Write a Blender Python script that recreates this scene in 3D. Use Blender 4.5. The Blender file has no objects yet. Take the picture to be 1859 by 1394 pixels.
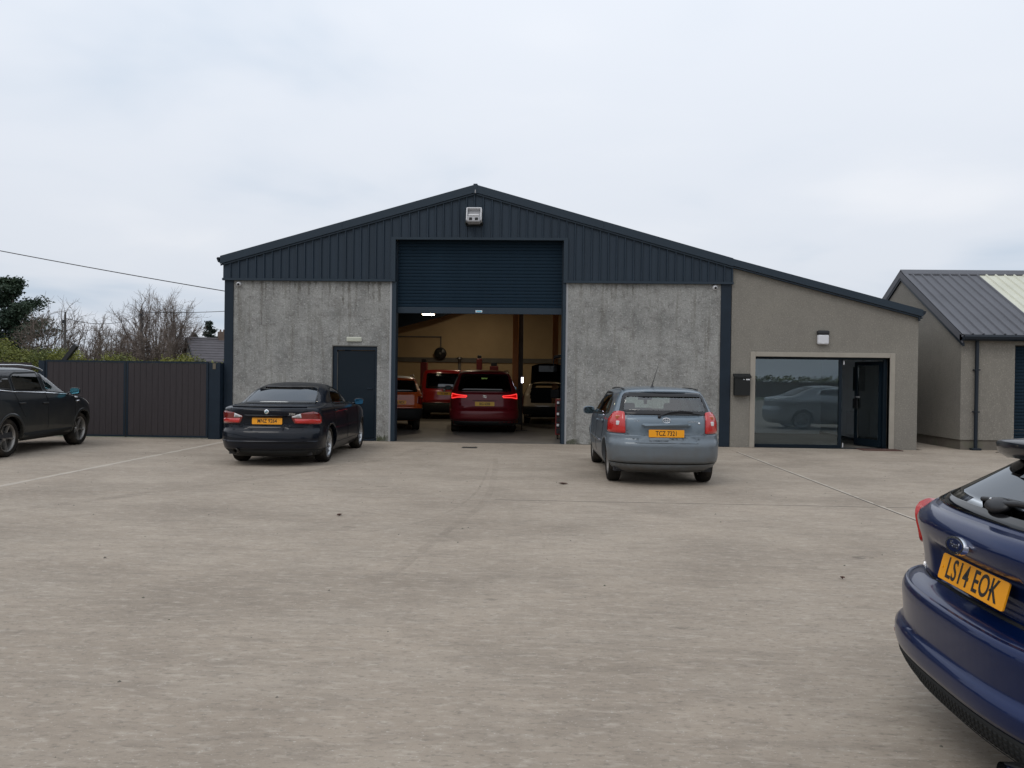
import bpy, bmesh, math, random
import numpy as np
from mathutils import Vector, Matrix, Euler
rad = math.radians
SC = bpy.context.scene
COL = SC.collection

# ---------------------------------------------------------------- camera
cam_d = bpy.data.cameras.new('camera'); cam = bpy.data.objects.new('camera', cam_d); COL.objects.link(cam)
cam_d.sensor_width = 36.0; cam_d.lens = 27.03; cam_d.clip_start = 0.05; cam_d.clip_end = 3000
CAM = Vector((0.0, -18.55, 1.58))
_y, _p, _r = rad(2.3), rad(-0.45), rad(0.75)
_f = Vector((-math.sin(_y)*math.cos(_p), math.cos(_y)*math.cos(_p), math.sin(_p)))
_rt = Vector((math.cos(_y), math.sin(_y), 0)); _up = _rt.cross(_f)
_r2 = _rt*math.cos(_r) + _up*math.sin(_r); _u2 = -_rt*math.sin(_r) + _up*math.cos(_r)
_m = Matrix((_r2, _u2, -_f)).transposed().to_4x4(); _m.translation = CAM
cam.matrix_world = _m
SC.camera = cam

# ---------------------------------------------------------------- world: pale overcast sky
SUN_EL, SUN_AZ = rad(48), rad(215)      # sun veiled, behind the viewer's left shoulder
world = bpy.data.worlds.new('World'); SC.world = world; world.use_nodes = True
nt = world.node_tree; nt.nodes.clear(); N = nt.nodes; Lk = nt.links
wo = N.new('ShaderNodeOutputWorld'); bg = N.new('ShaderNodeBackground'); bg.inputs['Strength'].default_value = 0.1
sky = N.new('ShaderNodeTexSky'); sky.sky_type = 'NISHITA'; sky.sun_disc = False
sky.sun_elevation = SUN_EL; sky.sun_rotation = SUN_AZ; sky.dust_density = 3.0
tc = N.new('ShaderNodeTexCoord'); sep = N.new('ShaderNodeSeparateXYZ'); Lk.new(tc.outputs['Generated'], sep.inputs[0])
def wmath(op, a, b=None, clamp=False):
    m = N.new('ShaderNodeMath'); m.operation = op; m.use_clamp = clamp
    for i, v in enumerate((a, b)):
        if v is None: continue
        if isinstance(v, (int, float)): m.inputs[i].default_value = v
        else: Lk.new(v, m.inputs[i])
    return m.outputs[0]
zz = wmath('MAXIMUM', sep.outputs['Z'], 0.0)
den = wmath('ADD', zz, 0.16)
px_, py_ = wmath('DIVIDE', sep.outputs['X'], den), wmath('DIVIDE', sep.outputs['Y'], den)
cmb = N.new('ShaderNodeCombineXYZ'); Lk.new(px_, cmb.inputs[0]); Lk.new(py_, cmb.inputs[1])
def wnoise(scale, detail, rough, dist=0.0):
    n = N.new('ShaderNodeTexNoise'); n.inputs['Scale'].default_value = scale; n.inputs['Detail'].default_value = detail
    n.inputs['Roughness'].default_value = rough; n.inputs['Distortion'].default_value = dist
    Lk.new(cmb.outputs[0], n.inputs['Vector']); return n.outputs['Fac']
nz1 = wnoise(0.42, 3.5, 0.5, 0.25); nz2 = wnoise(1.3, 4, 0.5, 0.3)
mixn = wmath('ADD', wmath('MULTIPLY', nz1, 0.72), wmath('MULTIPLY', nz2, 0.28))
cr = N.new('ShaderNodeValToRGB'); Lk.new(mixn, cr.inputs['Fac'])
cr.color_ramp.interpolation = 'EASE'
E_ = cr.color_ramp.elements
E_[0].position = 0.34; E_[0].color = (0.55, 0.65, 0.775, 1)
E_[1].position = 0.66; E_[1].color = (0.90, 0.92, 0.965, 1)
e = E_.new(0.50); e.color = (0.775, 0.82, 0.895, 1)
scl = N.new('ShaderNodeVectorMath'); scl.operation = 'SCALE'; Lk.new(wmath('MULTIPLY', wmath('ADD', wmath('MULTIPLY', zz, 0.52), 0.90), 10.0), scl.inputs['Scale'])   # overcast: brighter towards the zenith
Lk.new(cr.outputs['Color'], scl.inputs[0])
mx = N.new('ShaderNodeMix'); mx.data_type = 'RGBA'; mx.inputs['Factor'].default_value = 0.96
Lk.new(sky.outputs['Color'], mx.inputs['A']); Lk.new(scl.outputs[0], mx.inputs['B'])
Lk.new(mx.outputs['Result'], bg.inputs['Color']); Lk.new(bg.outputs[0], wo.inputs[0])

sun_d = bpy.data.lights.new('sun', 'SUN'); sun_d.energy = 0.6; sun_d.angle = rad(25); sun_d.color = (1.0, 0.96, 0.90)
sun = bpy.data.objects.new('sun', sun_d); COL.objects.link(sun)
_sd = Vector((math.sin(SUN_AZ)*math.cos(SUN_EL), math.cos(SUN_AZ)*math.cos(SUN_EL), math.sin(SUN_EL)))
sun.rotation_euler = _sd.to_track_quat('Z', 'Y').to_euler()

SC.view_settings.view_transform = 'Standard'; SC.view_settings.look = 'None'
SC.view_settings.exposure = 0.0; SC.view_settings.gamma = 1.0; SC.view_settings.use_curve_mapping = False
SC.cycles.max_bounces = 8; SC.cycles.transparent_max_bounces = 12

# ---------------------------------------------------------------- materials
MATS = {}
def mat(name, color, rough=0.6, metal=0.0, coat=0.0, coat_rough=0.05, var=0.0, vscale=3.0, vstretch=(1,1,1),
        bump=0.0, bscale=60.0, bstretch=(1,1,1), emit=None, estr=0.0, spec=0.5, dirt=None, layers=(), bdetail=4):
    """Principled material in object space; var = colour mottling, dirt = (colour, z0, z1, amount), layers = extra mottling
    (colour, scale, stretch, lo, hi, amount)."""
    m = bpy.data.materials.new(name); m.use_nodes = True; t = m.node_tree; n = t.nodes; l = t.links
    b = n['Principled BSDF']; b.inputs['Roughness'].default_value = rough; b.inputs['Metallic'].default_value = metal
    b.inputs['Coat Weight'].default_value = coat; b.inputs['Coat Roughness'].default_value = coat_rough
    b.inputs['Specular IOR Level'].default_value = spec
    c = n.new('ShaderNodeRGB'); c.outputs[0].default_value = (*color, 1); out = c.outputs[0]
    tcn = n.new('ShaderNodeTexCoord')
    def noise(scale, stretch, detail=5, rough_=0.6):
        mp = n.new('ShaderNodeMapping'); mp.inputs['Scale'].default_value = stretch; l.new(tcn.outputs['Object'], mp.inputs['Vector'])
        q = n.new('ShaderNodeTexNoise'); q.inputs['Scale'].default_value = scale; q.inputs['Detail'].default_value = detail
        q.inputs['Roughness'].default_value = rough_; l.new(mp.outputs[0], q.inputs['Vector']); return q.outputs['Fac']
    def ramp(f, lo, hi, a=0.0, b_=1.0):
        r = n.new('ShaderNodeMapRange'); r.inputs['From Min'].default_value = lo; r.inputs['From Max'].default_value = hi
        r.inputs['To Min'].default_value = a; r.inputs['To Max'].default_value = b_; l.new(f, r.inputs['Value']); return r.outputs[0]
    def mixc(f, a, b_):
        x = n.new('ShaderNodeMix'); x.data_type = 'RGBA'; l.new(f, x.inputs['Factor'])
        l.new(a, x.inputs['A'])
        if isinstance(b_, tuple): x.inputs['B'].default_value = (*b_, 1)
        else: l.new(b_, x.inputs['B'])
        return x.outputs['Result']
    if var:
        f = ramp(noise(vscale, vstretch), 0.3, 0.7, 1-var, 1+var)
        v = n.new('ShaderNodeVectorMath'); v.operation = 'SCALE'; l.new(out, v.inputs[0]); l.new(f, v.inputs['Scale']); out = v.outputs[0]
    for (lc, ls, lst, lo, hi, am) in layers:
        out = mixc(ramp(noise(ls, lst), lo, hi, 0, am), out, lc)
    if dirt:
        dc, z0, z1, am = dirt
        s = n.new('ShaderNodeSeparateXYZ'); l.new(tcn.outputs['Object'], s.inputs[0])
        f = ramp(s.outputs['Z'], z0, z1, am, 0)
        mm = n.new('ShaderNodeMath'); mm.operation = 'MULTIPLY'; l.new(f, mm.inputs[0]); l.new(ramp(noise(5, (1,1,1)), .25, .65, .45, 1), mm.inputs[1])
        out = mixc(mm.outputs[0], out, dc)
        rr = n.new('ShaderNodeMapRange'); rr.inputs['To Min'].default_value = rough; rr.inputs['To Max'].default_value = 0.7
        l.new(mm.outputs[0], rr.inputs['Value']); l.new(rr.outputs[0], b.inputs['Roughness'])
        if coat:
            cc = n.new('ShaderNodeMapRange'); cc.inputs['To Min'].default_value = coat; cc.inputs['To Max'].default_value = 0.1
            l.new(mm.outputs[0], cc.inputs['Value']); l.new(cc.outputs[0], b.inputs['Coat Weight'])
    l.new(out, b.inputs['Base Color'])
    if bump:
        bp = n.new('ShaderNodeBump'); bp.inputs['Strength'].default_value = bump; bp.inputs['Distance'].default_value = 0.02
        l.new(noise(bscale, bstretch, bdetail, 0.65), bp.inputs['Height']); l.new(bp.outputs[0], b.inputs['Normal'])
    if emit:
        b.inputs['Emission Color'].default_value = (*emit, 1); b.inputs['Emission Strength'].default_value = estr
    MATS[name] = m; return m

def glass_mat(name, tint, refl=(1,1,1), base=0.05, facing=0.9, tintw=1.0):
    m = bpy.data.materials.new(name); m.use_nodes = True; t = m.node_tree; n = t.nodes; l = t.links; n.clear()
    o = n.new('ShaderNodeOutputMaterial'); tr = n.new('ShaderNodeBsdfTransparent'); tr.inputs[0].default_value = (*tint, 1)
    g = n.new('ShaderNodeBsdfGlossy'); g.inputs['Roughness'].default_value = 0.01; g.inputs['Color'].default_value = (*refl, 1)
    fr = n.new('ShaderNodeFresnel'); fr.inputs['IOR'].default_value = 1.52
    mr = n.new('ShaderNodeMapRange'); mr.inputs['To Min'].default_value = base; mr.inputs['To Max'].default_value = facing
    l.new(fr.outputs[0], mr.inputs['Value'])
    x = n.new('ShaderNodeMixShader'); l.new(mr.outputs[0], x.inputs[0]); l.new(tr.outputs[0], x.inputs[1]); l.new(g.outputs[0], x.inputs[2])
    l.new(x.outputs[0], o.inputs[0]); MATS[name] = m; return m

# ---------------------------------------------------------------- object helpers
ORG = {}
def tag(o, label=None, cat=None, group=None, kind=None):
    if label: o['label'] = label
    if cat: o['category'] = cat
    if group: o['group'] = group
    if kind: o['kind'] = kind
    return o
def thing(name, label, cat, loc=(0,0,0), rot=(0,0,0), group=None, local=False):
    o = bpy.data.objects.new(name, None); COL.objects.link(o); o.location = loc; o.rotation_euler = rot
    o.empty_display_size = 0.2
    ORG[o.name] = Vector((0,0,0)) if local else Vector(loc)
    return tag(o, label, cat, group)
def structure(name, loc=(0,0,0)):
    o = bpy.data.objects.new(name, None); COL.objects.link(o); o.location = loc; ORG[o.name] = Vector(loc)
    o['kind'] = 'structure'; return o
def link(name, me, m, parent=None):
    o = bpy.data.objects.new(name, me); COL.objects.link(o)
    if m is not None and not me.materials: me.materials.append(m)
    if parent is not None:
        o.parent = parent
        ORG[o.name] = ORG.get(parent.name, Vector((0,0,0)))
    return o
class MB:
    def __init__(s): s.v = []; s.f = []; s.sm = []
    def add(s, vs, fs, smooth=False):
        k = len(s.v); s.v += [tuple(p) for p in vs]; s.f += [tuple(i+k for i in q) for q in fs]; s.sm += [smooth]*len(fs); return s
    def box(s, x0, x1, y0, y1, z0, z1):
        return s.add([(x0,y0,z0),(x1,y0,z0),(x1,y1,z0),(x0,y1,z0),(x0,y0,z1),(x1,y0,z1),(x1,y1,z1),(x0,y1,z1)],
              [(0,3,2,1),(4,5,6,7),(0,1,5,4),(1,2,6,5),(2,3,7,6),(3,0,4,7)])
    def bbox(s, x0, x1, y0, y1, z0, z1, b=0.01, seg=2):
        bm = bmesh.new(); bmesh.ops.create_cube(bm, size=1)
        for v in bm.verts: v.co = Vector((x0+(v.co.x+.5)*(x1-x0), y0+(v.co.y+.5)*(y1-y0), z0+(v.co.z+.5)*(z1-z0)))
        bmesh.ops.bevel(bm, geom=bm.edges[:], offset=b, segments=seg, profile=.5, affect='EDGES')
        s.addbm(bm); return s
    def addbm(s, bm, M=None, smooth=False):
        bm.verts.index_update()
        s.add([(M @ v.co if M else v.co) for v in bm.verts], [[v.index for v in f.verts] for f in bm.faces], smooth); bm.free(); return s
    def obox(s, c, size, rot):
        M = Matrix.Translation(c) @ Euler(rot).to_matrix().to_4x4(); k = len(s.v)
        a, b, d = [q/2 for q in size]; s.box(-a,a,-b,b,-d,d)
        for i in range(k, len(s.v)): s.v[i] = tuple(M @ Vector(s.v[i]))
        return s
    def tube(s, p0, p1, r0, r1=None, n=8, caps=True, smooth=True):
        p0, p1 = Vector(p0), Vector(p1); r1 = r0 if r1 is None else r1
        d = (p1-p0).normalized(); a = d.orthogonal().normalized(); b = d.cross(a)
        vs = []
        for p, r in ((p0,r0),(p1,r1)):
            for i in range(n):
                t = 2*math.pi*i/n; vs.append(p + a*(r*math.cos(t)) + b*(r*math.sin(t)))
        s.add(vs, [(i,(i+1)%n,n+(i+1)%n,n+i) for i in range(n)], smooth)
        if caps: s.add(vs, [tuple(range(n))[::-1], tuple(range(n,2*n))])
        return s
    def path(s, pts, r, n=6):
        for a, b in zip(pts[:-1], pts[1:]): s.tube(a, b, r, r, n)
        return s
    def lathe(s, prof, n=24, axis='x', c=(0,0,0), smooth=True, arc=None):
        vs = []; c = Vector(c)
        for (a, r) in prof:
            for i in range(n):
                t = 2*math.pi*i/n; q = (r*math.cos(t), r*math.sin(t))
                vs.append(c + Vector({'x':(a,q[0],q[1]),'y':(q[0],a,q[1]),'z':(q[0],q[1],a)}[axis]))
        fs = [(j*n+i, j*n+(i+1)%n, (j+1)*n+(i+1)%n, (j+1)*n+i) for j in range(len(prof)-1) for i in range(n)]
        return s.add(vs, fs, smooth)
    def prism(s, pts, axis, a0, a1):
        """polygon pts (2d) extruded along axis 'x','y','z' from a0 to a1"""
        def P(q, a): return {'x':(a,q[0],q[1]),'y':(q[0],a,q[1]),'z':(q[0],q[1],a)}[axis]
        n = len(pts); vs = [P(q,a0) for q in pts]+[P(q,a1) for q in pts]
        return s.add(vs, [tuple(range(n)), tuple(range(2*n-1,n-1,-1))]+[(i,n+i,n+(i+1)%n,(i+1)%n) for i in range(n)])
    def build(s, name, m, parent=None, fix=True, bevel=0):
        o = ORG.get(parent.name, Vector((0,0,0))) if parent is not None else Vector((0,0,0))
        me = bpy.data.meshes.new(name)
        me.from_pydata([(p[0]-o.x,p[1]-o.y,p[2]-o.z) for p in s.v], [], s.f)
        me.polygons.foreach_set('use_smooth', s.sm)
        if fix:
            bm = bmesh.new(); bm.from_mesh(me); bmesh.ops.recalc_face_normals(bm, faces=bm.faces)
            if bevel: bmesh.ops.bevel(bm, geom=bm.edges[:], offset=bevel, segments=2, profile=.5, affect='EDGES')
            bm.to_mesh(me); bm.free()
        me.update(); return link(name, me, m, parent)
def B(*a): return MB().box(*a)
def copy_tree(o, parent=None):
    c = o.copy(); COL.objects.link(c)
    if parent is not None: c.parent = parent
    for ch in o.children: copy_tree(ch, c)
    return c
def text(name, s, size, m, parent, M, xs=1.0, ext=0.001, bold=0.0, align='CENTER'):
    cu = bpy.data.curves.new(name, 'FONT'); cu.body = s; cu.size = size; cu.extrude = ext; cu.offset = bold
    cu.align_x = align; cu.align_y = 'CENTER'; cu.space_character = 1.05
    cu.materials.append(m); cu.resolution_u = 4
    tmp = bpy.data.objects.new(name, cu); me = bpy.data.meshes.new_from_object(tmp); bpy.data.objects.remove(tmp)
    o = bpy.data.objects.new(name, me); COL.objects.link(o); o.parent = parent
    o.matrix_local = M @ Matrix.Diagonal((xs,1,1,1)); return o

# ---------------------------------------------------------------- palette
mat('concrete', (0.345,0.288,0.228), 0.85, spec=0.25, var=0.12, vscale=0.9, vstretch=(1,1.3,1), bump=0.45, bscale=9, bstretch=(1.2,18,1), bdetail=6,
    layers=[((0.44,0.38,0.31),1.3,(0.7,1.5,1),.44,.72,.38), ((0.21,0.172,0.134),0.5,(1,1.3,1),.47,.68,.55),
            ((0.20,0.17,0.138),3.4,(.8,2.8,1),.48,.68,.40), ((0.53,0.47,0.395),9,(.9,2.4,1),.52,.68,.40), ((0.17,0.147,0.12),22,(.9,1.9,1),.54,.66,.50), ((0.13,0.115,0.10),60,(1,1.8,1),.62,.68,.5), ((0.62,0.58,0.52),50,(1,1.5,1),.62,.68,.5)])
mat('concrete_pale', (0.43,0.375,0.31), 0.9, var=0.12, vscale=6, bump=0.3, bscale=40)
mat('joint_dark', (0.045,0.042,0.035), 0.95, var=0.2, vscale=10)
mat('garage_floor', (0.13,0.12,0.105), 0.6, var=0.2, vscale=2, layers=[((0.05,0.048,0.045),1.3,(1,1,1),.5,.7,.5)])
mat('earth', (0.09,0.105,0.045), 0.95, var=0.3, vscale=0.3, layers=[((0.10,0.08,0.05),0.12,(1,1,1),.45,.65,.6)])
mat('roughcast_old', (0.295,0.293,0.278), 0.95, spec=0.2, var=0.16, vscale=2.2, bump=1.0, bscale=24, bdetail=5,
    layers=[((0.135,0.137,0.132),1.5,(1,1,.8),.46,.70,.6), ((0.11,0.097,0.094),5.5,(1,1,1.4),.50,.68,.45), ((0.40,0.40,0.385),9,(1,1,1),.52,.70,.45),
            ((0.14,0.13,0.11),2.6,(3,1,.22),.52,.70,.6), ((0.52,0.52,0.49),24,(1,1,1),.56,.66,.55), ((0.05,0.05,0.05),32,(1,1,1),.56,.66,.6)])
mat('roughcast_new', (0.228,0.213,0.184), 0.95, spec=0.2, var=0.07, vscale=1.2, bump=0.7, bscale=60, bdetail=4,
    layers=[((0.20,0.186,0.165),0.8,(1,1,1),.45,.7,.6), ((0.38,0.35,0.31),34,(1,1,1),.54,.66,.55), ((0.12,0.11,0.095),46,(1,1,1),.55,.66,.6), ((0.18,0.165,0.145),5,(1,1,.7),.5,.7,.4)])
mat('render_smooth', (0.305,0.278,0.235), 0.85, var=0.06, vscale=4, bump=0.1, bscale=80)
mat('plinth', (0.13,0.115,0.095), 0.9, var=0.2, vscale=3, layers=[((0.07,0.085,0.045),1.5,(1,1,1),.5,.65,.7)])
mat('stain_rust', (0.135,0.115,0.085), 0.95)
mat('clad', (0.0180,0.0305,0.046), 0.55, var=0.10, vscale=1.5, vstretch=(2,1,.3), spec=0.28)
mat('trim_navy', (0.0175,0.030,0.044), 0.45, var=0.06, vscale=2, spec=0.3)
mat('steel_navy', (0.0095,0.018,0.029), 0.5, spec=0.25, var=0.15, vscale=2, layers=[((0.05,0.03,0.02),7,(1,1,1),.66,.75,.6)])
mat('shutter', (0.0105,0.0225,0.036), 0.7, spec=0.08, var=0.08, vscale=2, vstretch=(1,1,1))
mat('door_navy', (0.0055,0.0115,0.018), 0.4, spec=0.2, var=0.05, vscale=2)
mat('roof_sheet', (0.098,0.100,0.112), 0.55, spec=0.35, metal=0.0, var=0.08, vscale=1)
mat('roof_light', (0.56,0.56,0.46), 0.5, var=0.06, vscale=1.5)
mat('gutter', (0.010,0.016,0.024), 0.4, spec=0.3)
mat('plastic_white', (0.62,0.62,0.63), 0.4)
mat('plastic_grey', (0.34,0.34,0.35), 0.45, var=0.05)
mat('diffuser', (0.60,0.60,0.62), 0.35)
mat('lens_yellowed', (0.55,0.56,0.47), 0.4, var=0.05)
mat('black_plastic', (0.010,0.010,0.012), 0.45)
mat('black_trim', (0.014,0.015,0.015), 0.7, spec=.25, bump=0.05, bscale=200)
mat('black_gloss', (0.004,0.004,0.005), 0.08)
mat('rubber', (0.016,0.014,0.012), 0.9, spec=.15, var=0.3, vscale=8, layers=[((0.08,0.065,0.05),4,(1,1,1),.5,.7,.5)])
mat('gap', (0.002,0.002,0.002), 0.9)
mat('chrome', (0.75,0.76,0.78), 0.12, metal=1.0)
mat('alloy', (0.42,0.43,0.44), 0.32, metal=0.85, var=0.15, vscale=8)
mat('alloy_mid', (0.27,0.26,0.245), 0.42, metal=0.8, var=0.3, vscale=6)
mat('alloy_dirty', (0.18,0.165,0.15), 0.5, metal=0.6, var=0.3, vscale=6)
mat('seat', (0.022,0.022,0.024), 0.9)
mat('seat_grey', (0.07,0.072,0.075), 0.9)
mat('plate_yellow', (0.82,0.33,0.006), 0.35, var=0.03, vscale=20)
mat('plate_dim', (0.62,0.36,0.02), 0.4)
mat('ink', (0.006,0.006,0.006), 0.5)
mat('lamp_red', (0.42,0.008,0.006), 0.12, coat=1.0, bump=0.15, bscale=90, emit=(1,.02,.01), estr=0.035)
mat('lamp_dark', (0.16,0.01,0.008), 0.12, coat=1.0)
mat('lamp_clear', (0.62,0.62,0.63), 0.15, coat=1.0, bump=0.2, bscale=80)
mat('lamp_amber', (0.45,0.12,0.05), 0.2, coat=1.0)
mat('lamp_lit', (0.6,0.02,0.02), 0.3, emit=(1.0,0.055,0.05), estr=1.15)
mat('lamp_lit_core', (0.35,0.0,0.0), 0.3, emit=(1.0,0.0,0.0), estr=0.35)
mat('mirror_blue', (0.13,0.42,0.52), 0.08, metal=0.9)
mat('mirror_deep', (0.05,0.19,0.33), 0.1, metal=0.9)
mat('mirror_grey', (0.10,0.14,0.16), 0.05, metal=0.9)
mat('cream_paint', (0.40,0.30,0.175), 0.85, var=0.08, vscale=1)
mat('cream_roof', (0.20,0.18,0.15), 0.9)
mat('brown_board', (0.040,0.034,0.036), 0.65, spec=0.2, var=0.10, vscale=3, vstretch=(6,1,.5), bump=0.15, bscale=12, bstretch=(8,8,.4))
mat('mat_brown', (0.075,0.035,0.025), 0.95, var=0.2, vscale=20)
mat('orange_steel', (0.36,0.13,0.02), 0.5, var=0.1)
mat('red_steel', (0.16,0.012,0.012), 0.5, var=0.1)
mat('grey_steel', (0.10,0.095,0.085), 0.6, var=0.15)
mat('tube_light', (1,1,1), 0.5, emit=(1.0,0.86,0.62), estr=14)
mat('led_light', (1,1,1), 0.5, emit=(0.85,0.8,1.0), estr=9)
mat('white_paint', (0.80,0.81,0.83), 0.6)
mat('hivis', (0.35,0.55,0.12), 0.7)
mat('bark', (0.10,0.078,0.066), 0.9, var=0.25, vscale=2)
mat('twig', (0.185,0.145,0.122), 0.9, var=0.2, vscale=0.7)
mat('bark_pale', (0.15,0.135,0.12), 0.9, var=0.25, vscale=2)
mat('pole_wood', (0.075,0.065,0.06), 0.9, var=0.2)
def leafmat(name, c1, c2, sc=0.5):
    mat(name, c1, 0.7, var=0.25, vscale=2.5, layers=[(c2, sc, (1,1,1), .42, .62, .9)])
leafmat('leaf_dark', (0.020,0.042,0.028), (0.036,0.062,0.030))
leafmat('leaf_hedge', (0.19,0.195,0.030), (0.075,0.10,0.022), 0.6)
leafmat('leaf_spruce', (0.022,0.040,0.032), (0.035,0.05,0.035))
mat('house_white', (0.55,0.56,0.55), 0.8, var=0.05)
mat('slate', (0.085,0.078,0.085), 0.8, var=0.15, vscale=2)
mat('brick_chimney', (0.14,0.10,0.08), 0.9, var=0.2)
glass_mat('glass_tint', (0.45,0.62,0.64), base=0.05)
glass_mat('glass_dark', (0.02,0.025,0.03), base=0.055)
glass_mat('glass_rear', (0.018,0.02,0.022), refl=(.9,.95,1), base=0.085)
glass_mat('glass_clear', (0.74,0.84,0.80), base=0.07)
glass_mat('glass_office', (0.84,0.90,0.92), refl=(0.85,0.95,1.0), base=0.045)
glass_mat('glass_door', (0.88,0.92,0.92), base=0.03)
DIRT = (0.085,0.072,0.058)
def paint(name, c, coat=1.0, rough=0.35, metal=0.25, dirt=(DIRT, .25, .75, .55), **k):
    return mat(name, c, rough, metal=metal, coat=coat, coat_rough=0.04, dirt=dirt, spec=0.15, **k)
paint('paint_black', (0.002,0.004,0.009), coat=0.42, dirt=((.02,.018,.016),.15,.5,.15), metal=0.0)
paint('paint_steelblue', (0.135,0.172,0.205), coat=0.7, dirt=((0.12,0.102,0.082),.25,.9,.8), metal=0.35, rough=0.42)
paint('paint_charcoal', (0.004,0.007,0.011), coat=0.6, dirt=((0.062,0.058,0.046),.25,1.15,.85), metal=0.0)
paint('paint_blue', (0.0020,0.0125,0.066), coat=0.5, dirt=(DIRT,.1,.5,.02), metal=0.5, rough=0.28)
paint('paint_red', (0.13,0.008,0.013), coat=.5, dirt=(DIRT,.2,.6,.2), metal=0.1)
paint('paint_brightred', (0.30,0.010,0.010), dirt=(DIRT,.2,.5,.1), metal=0.0)
paint('paint_orange', (0.50,0.085,0.015), dirt=(DIRT,.2,.5,.2), metal=0.0)
paint('paint_silver', (0.30,0.31,0.32), dirt=(DIRT,.2,.7,.5), metal=0.5)
paint('paint_cream', (0.50,0.42,0.3), dirt=None, metal=0.0)

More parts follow.
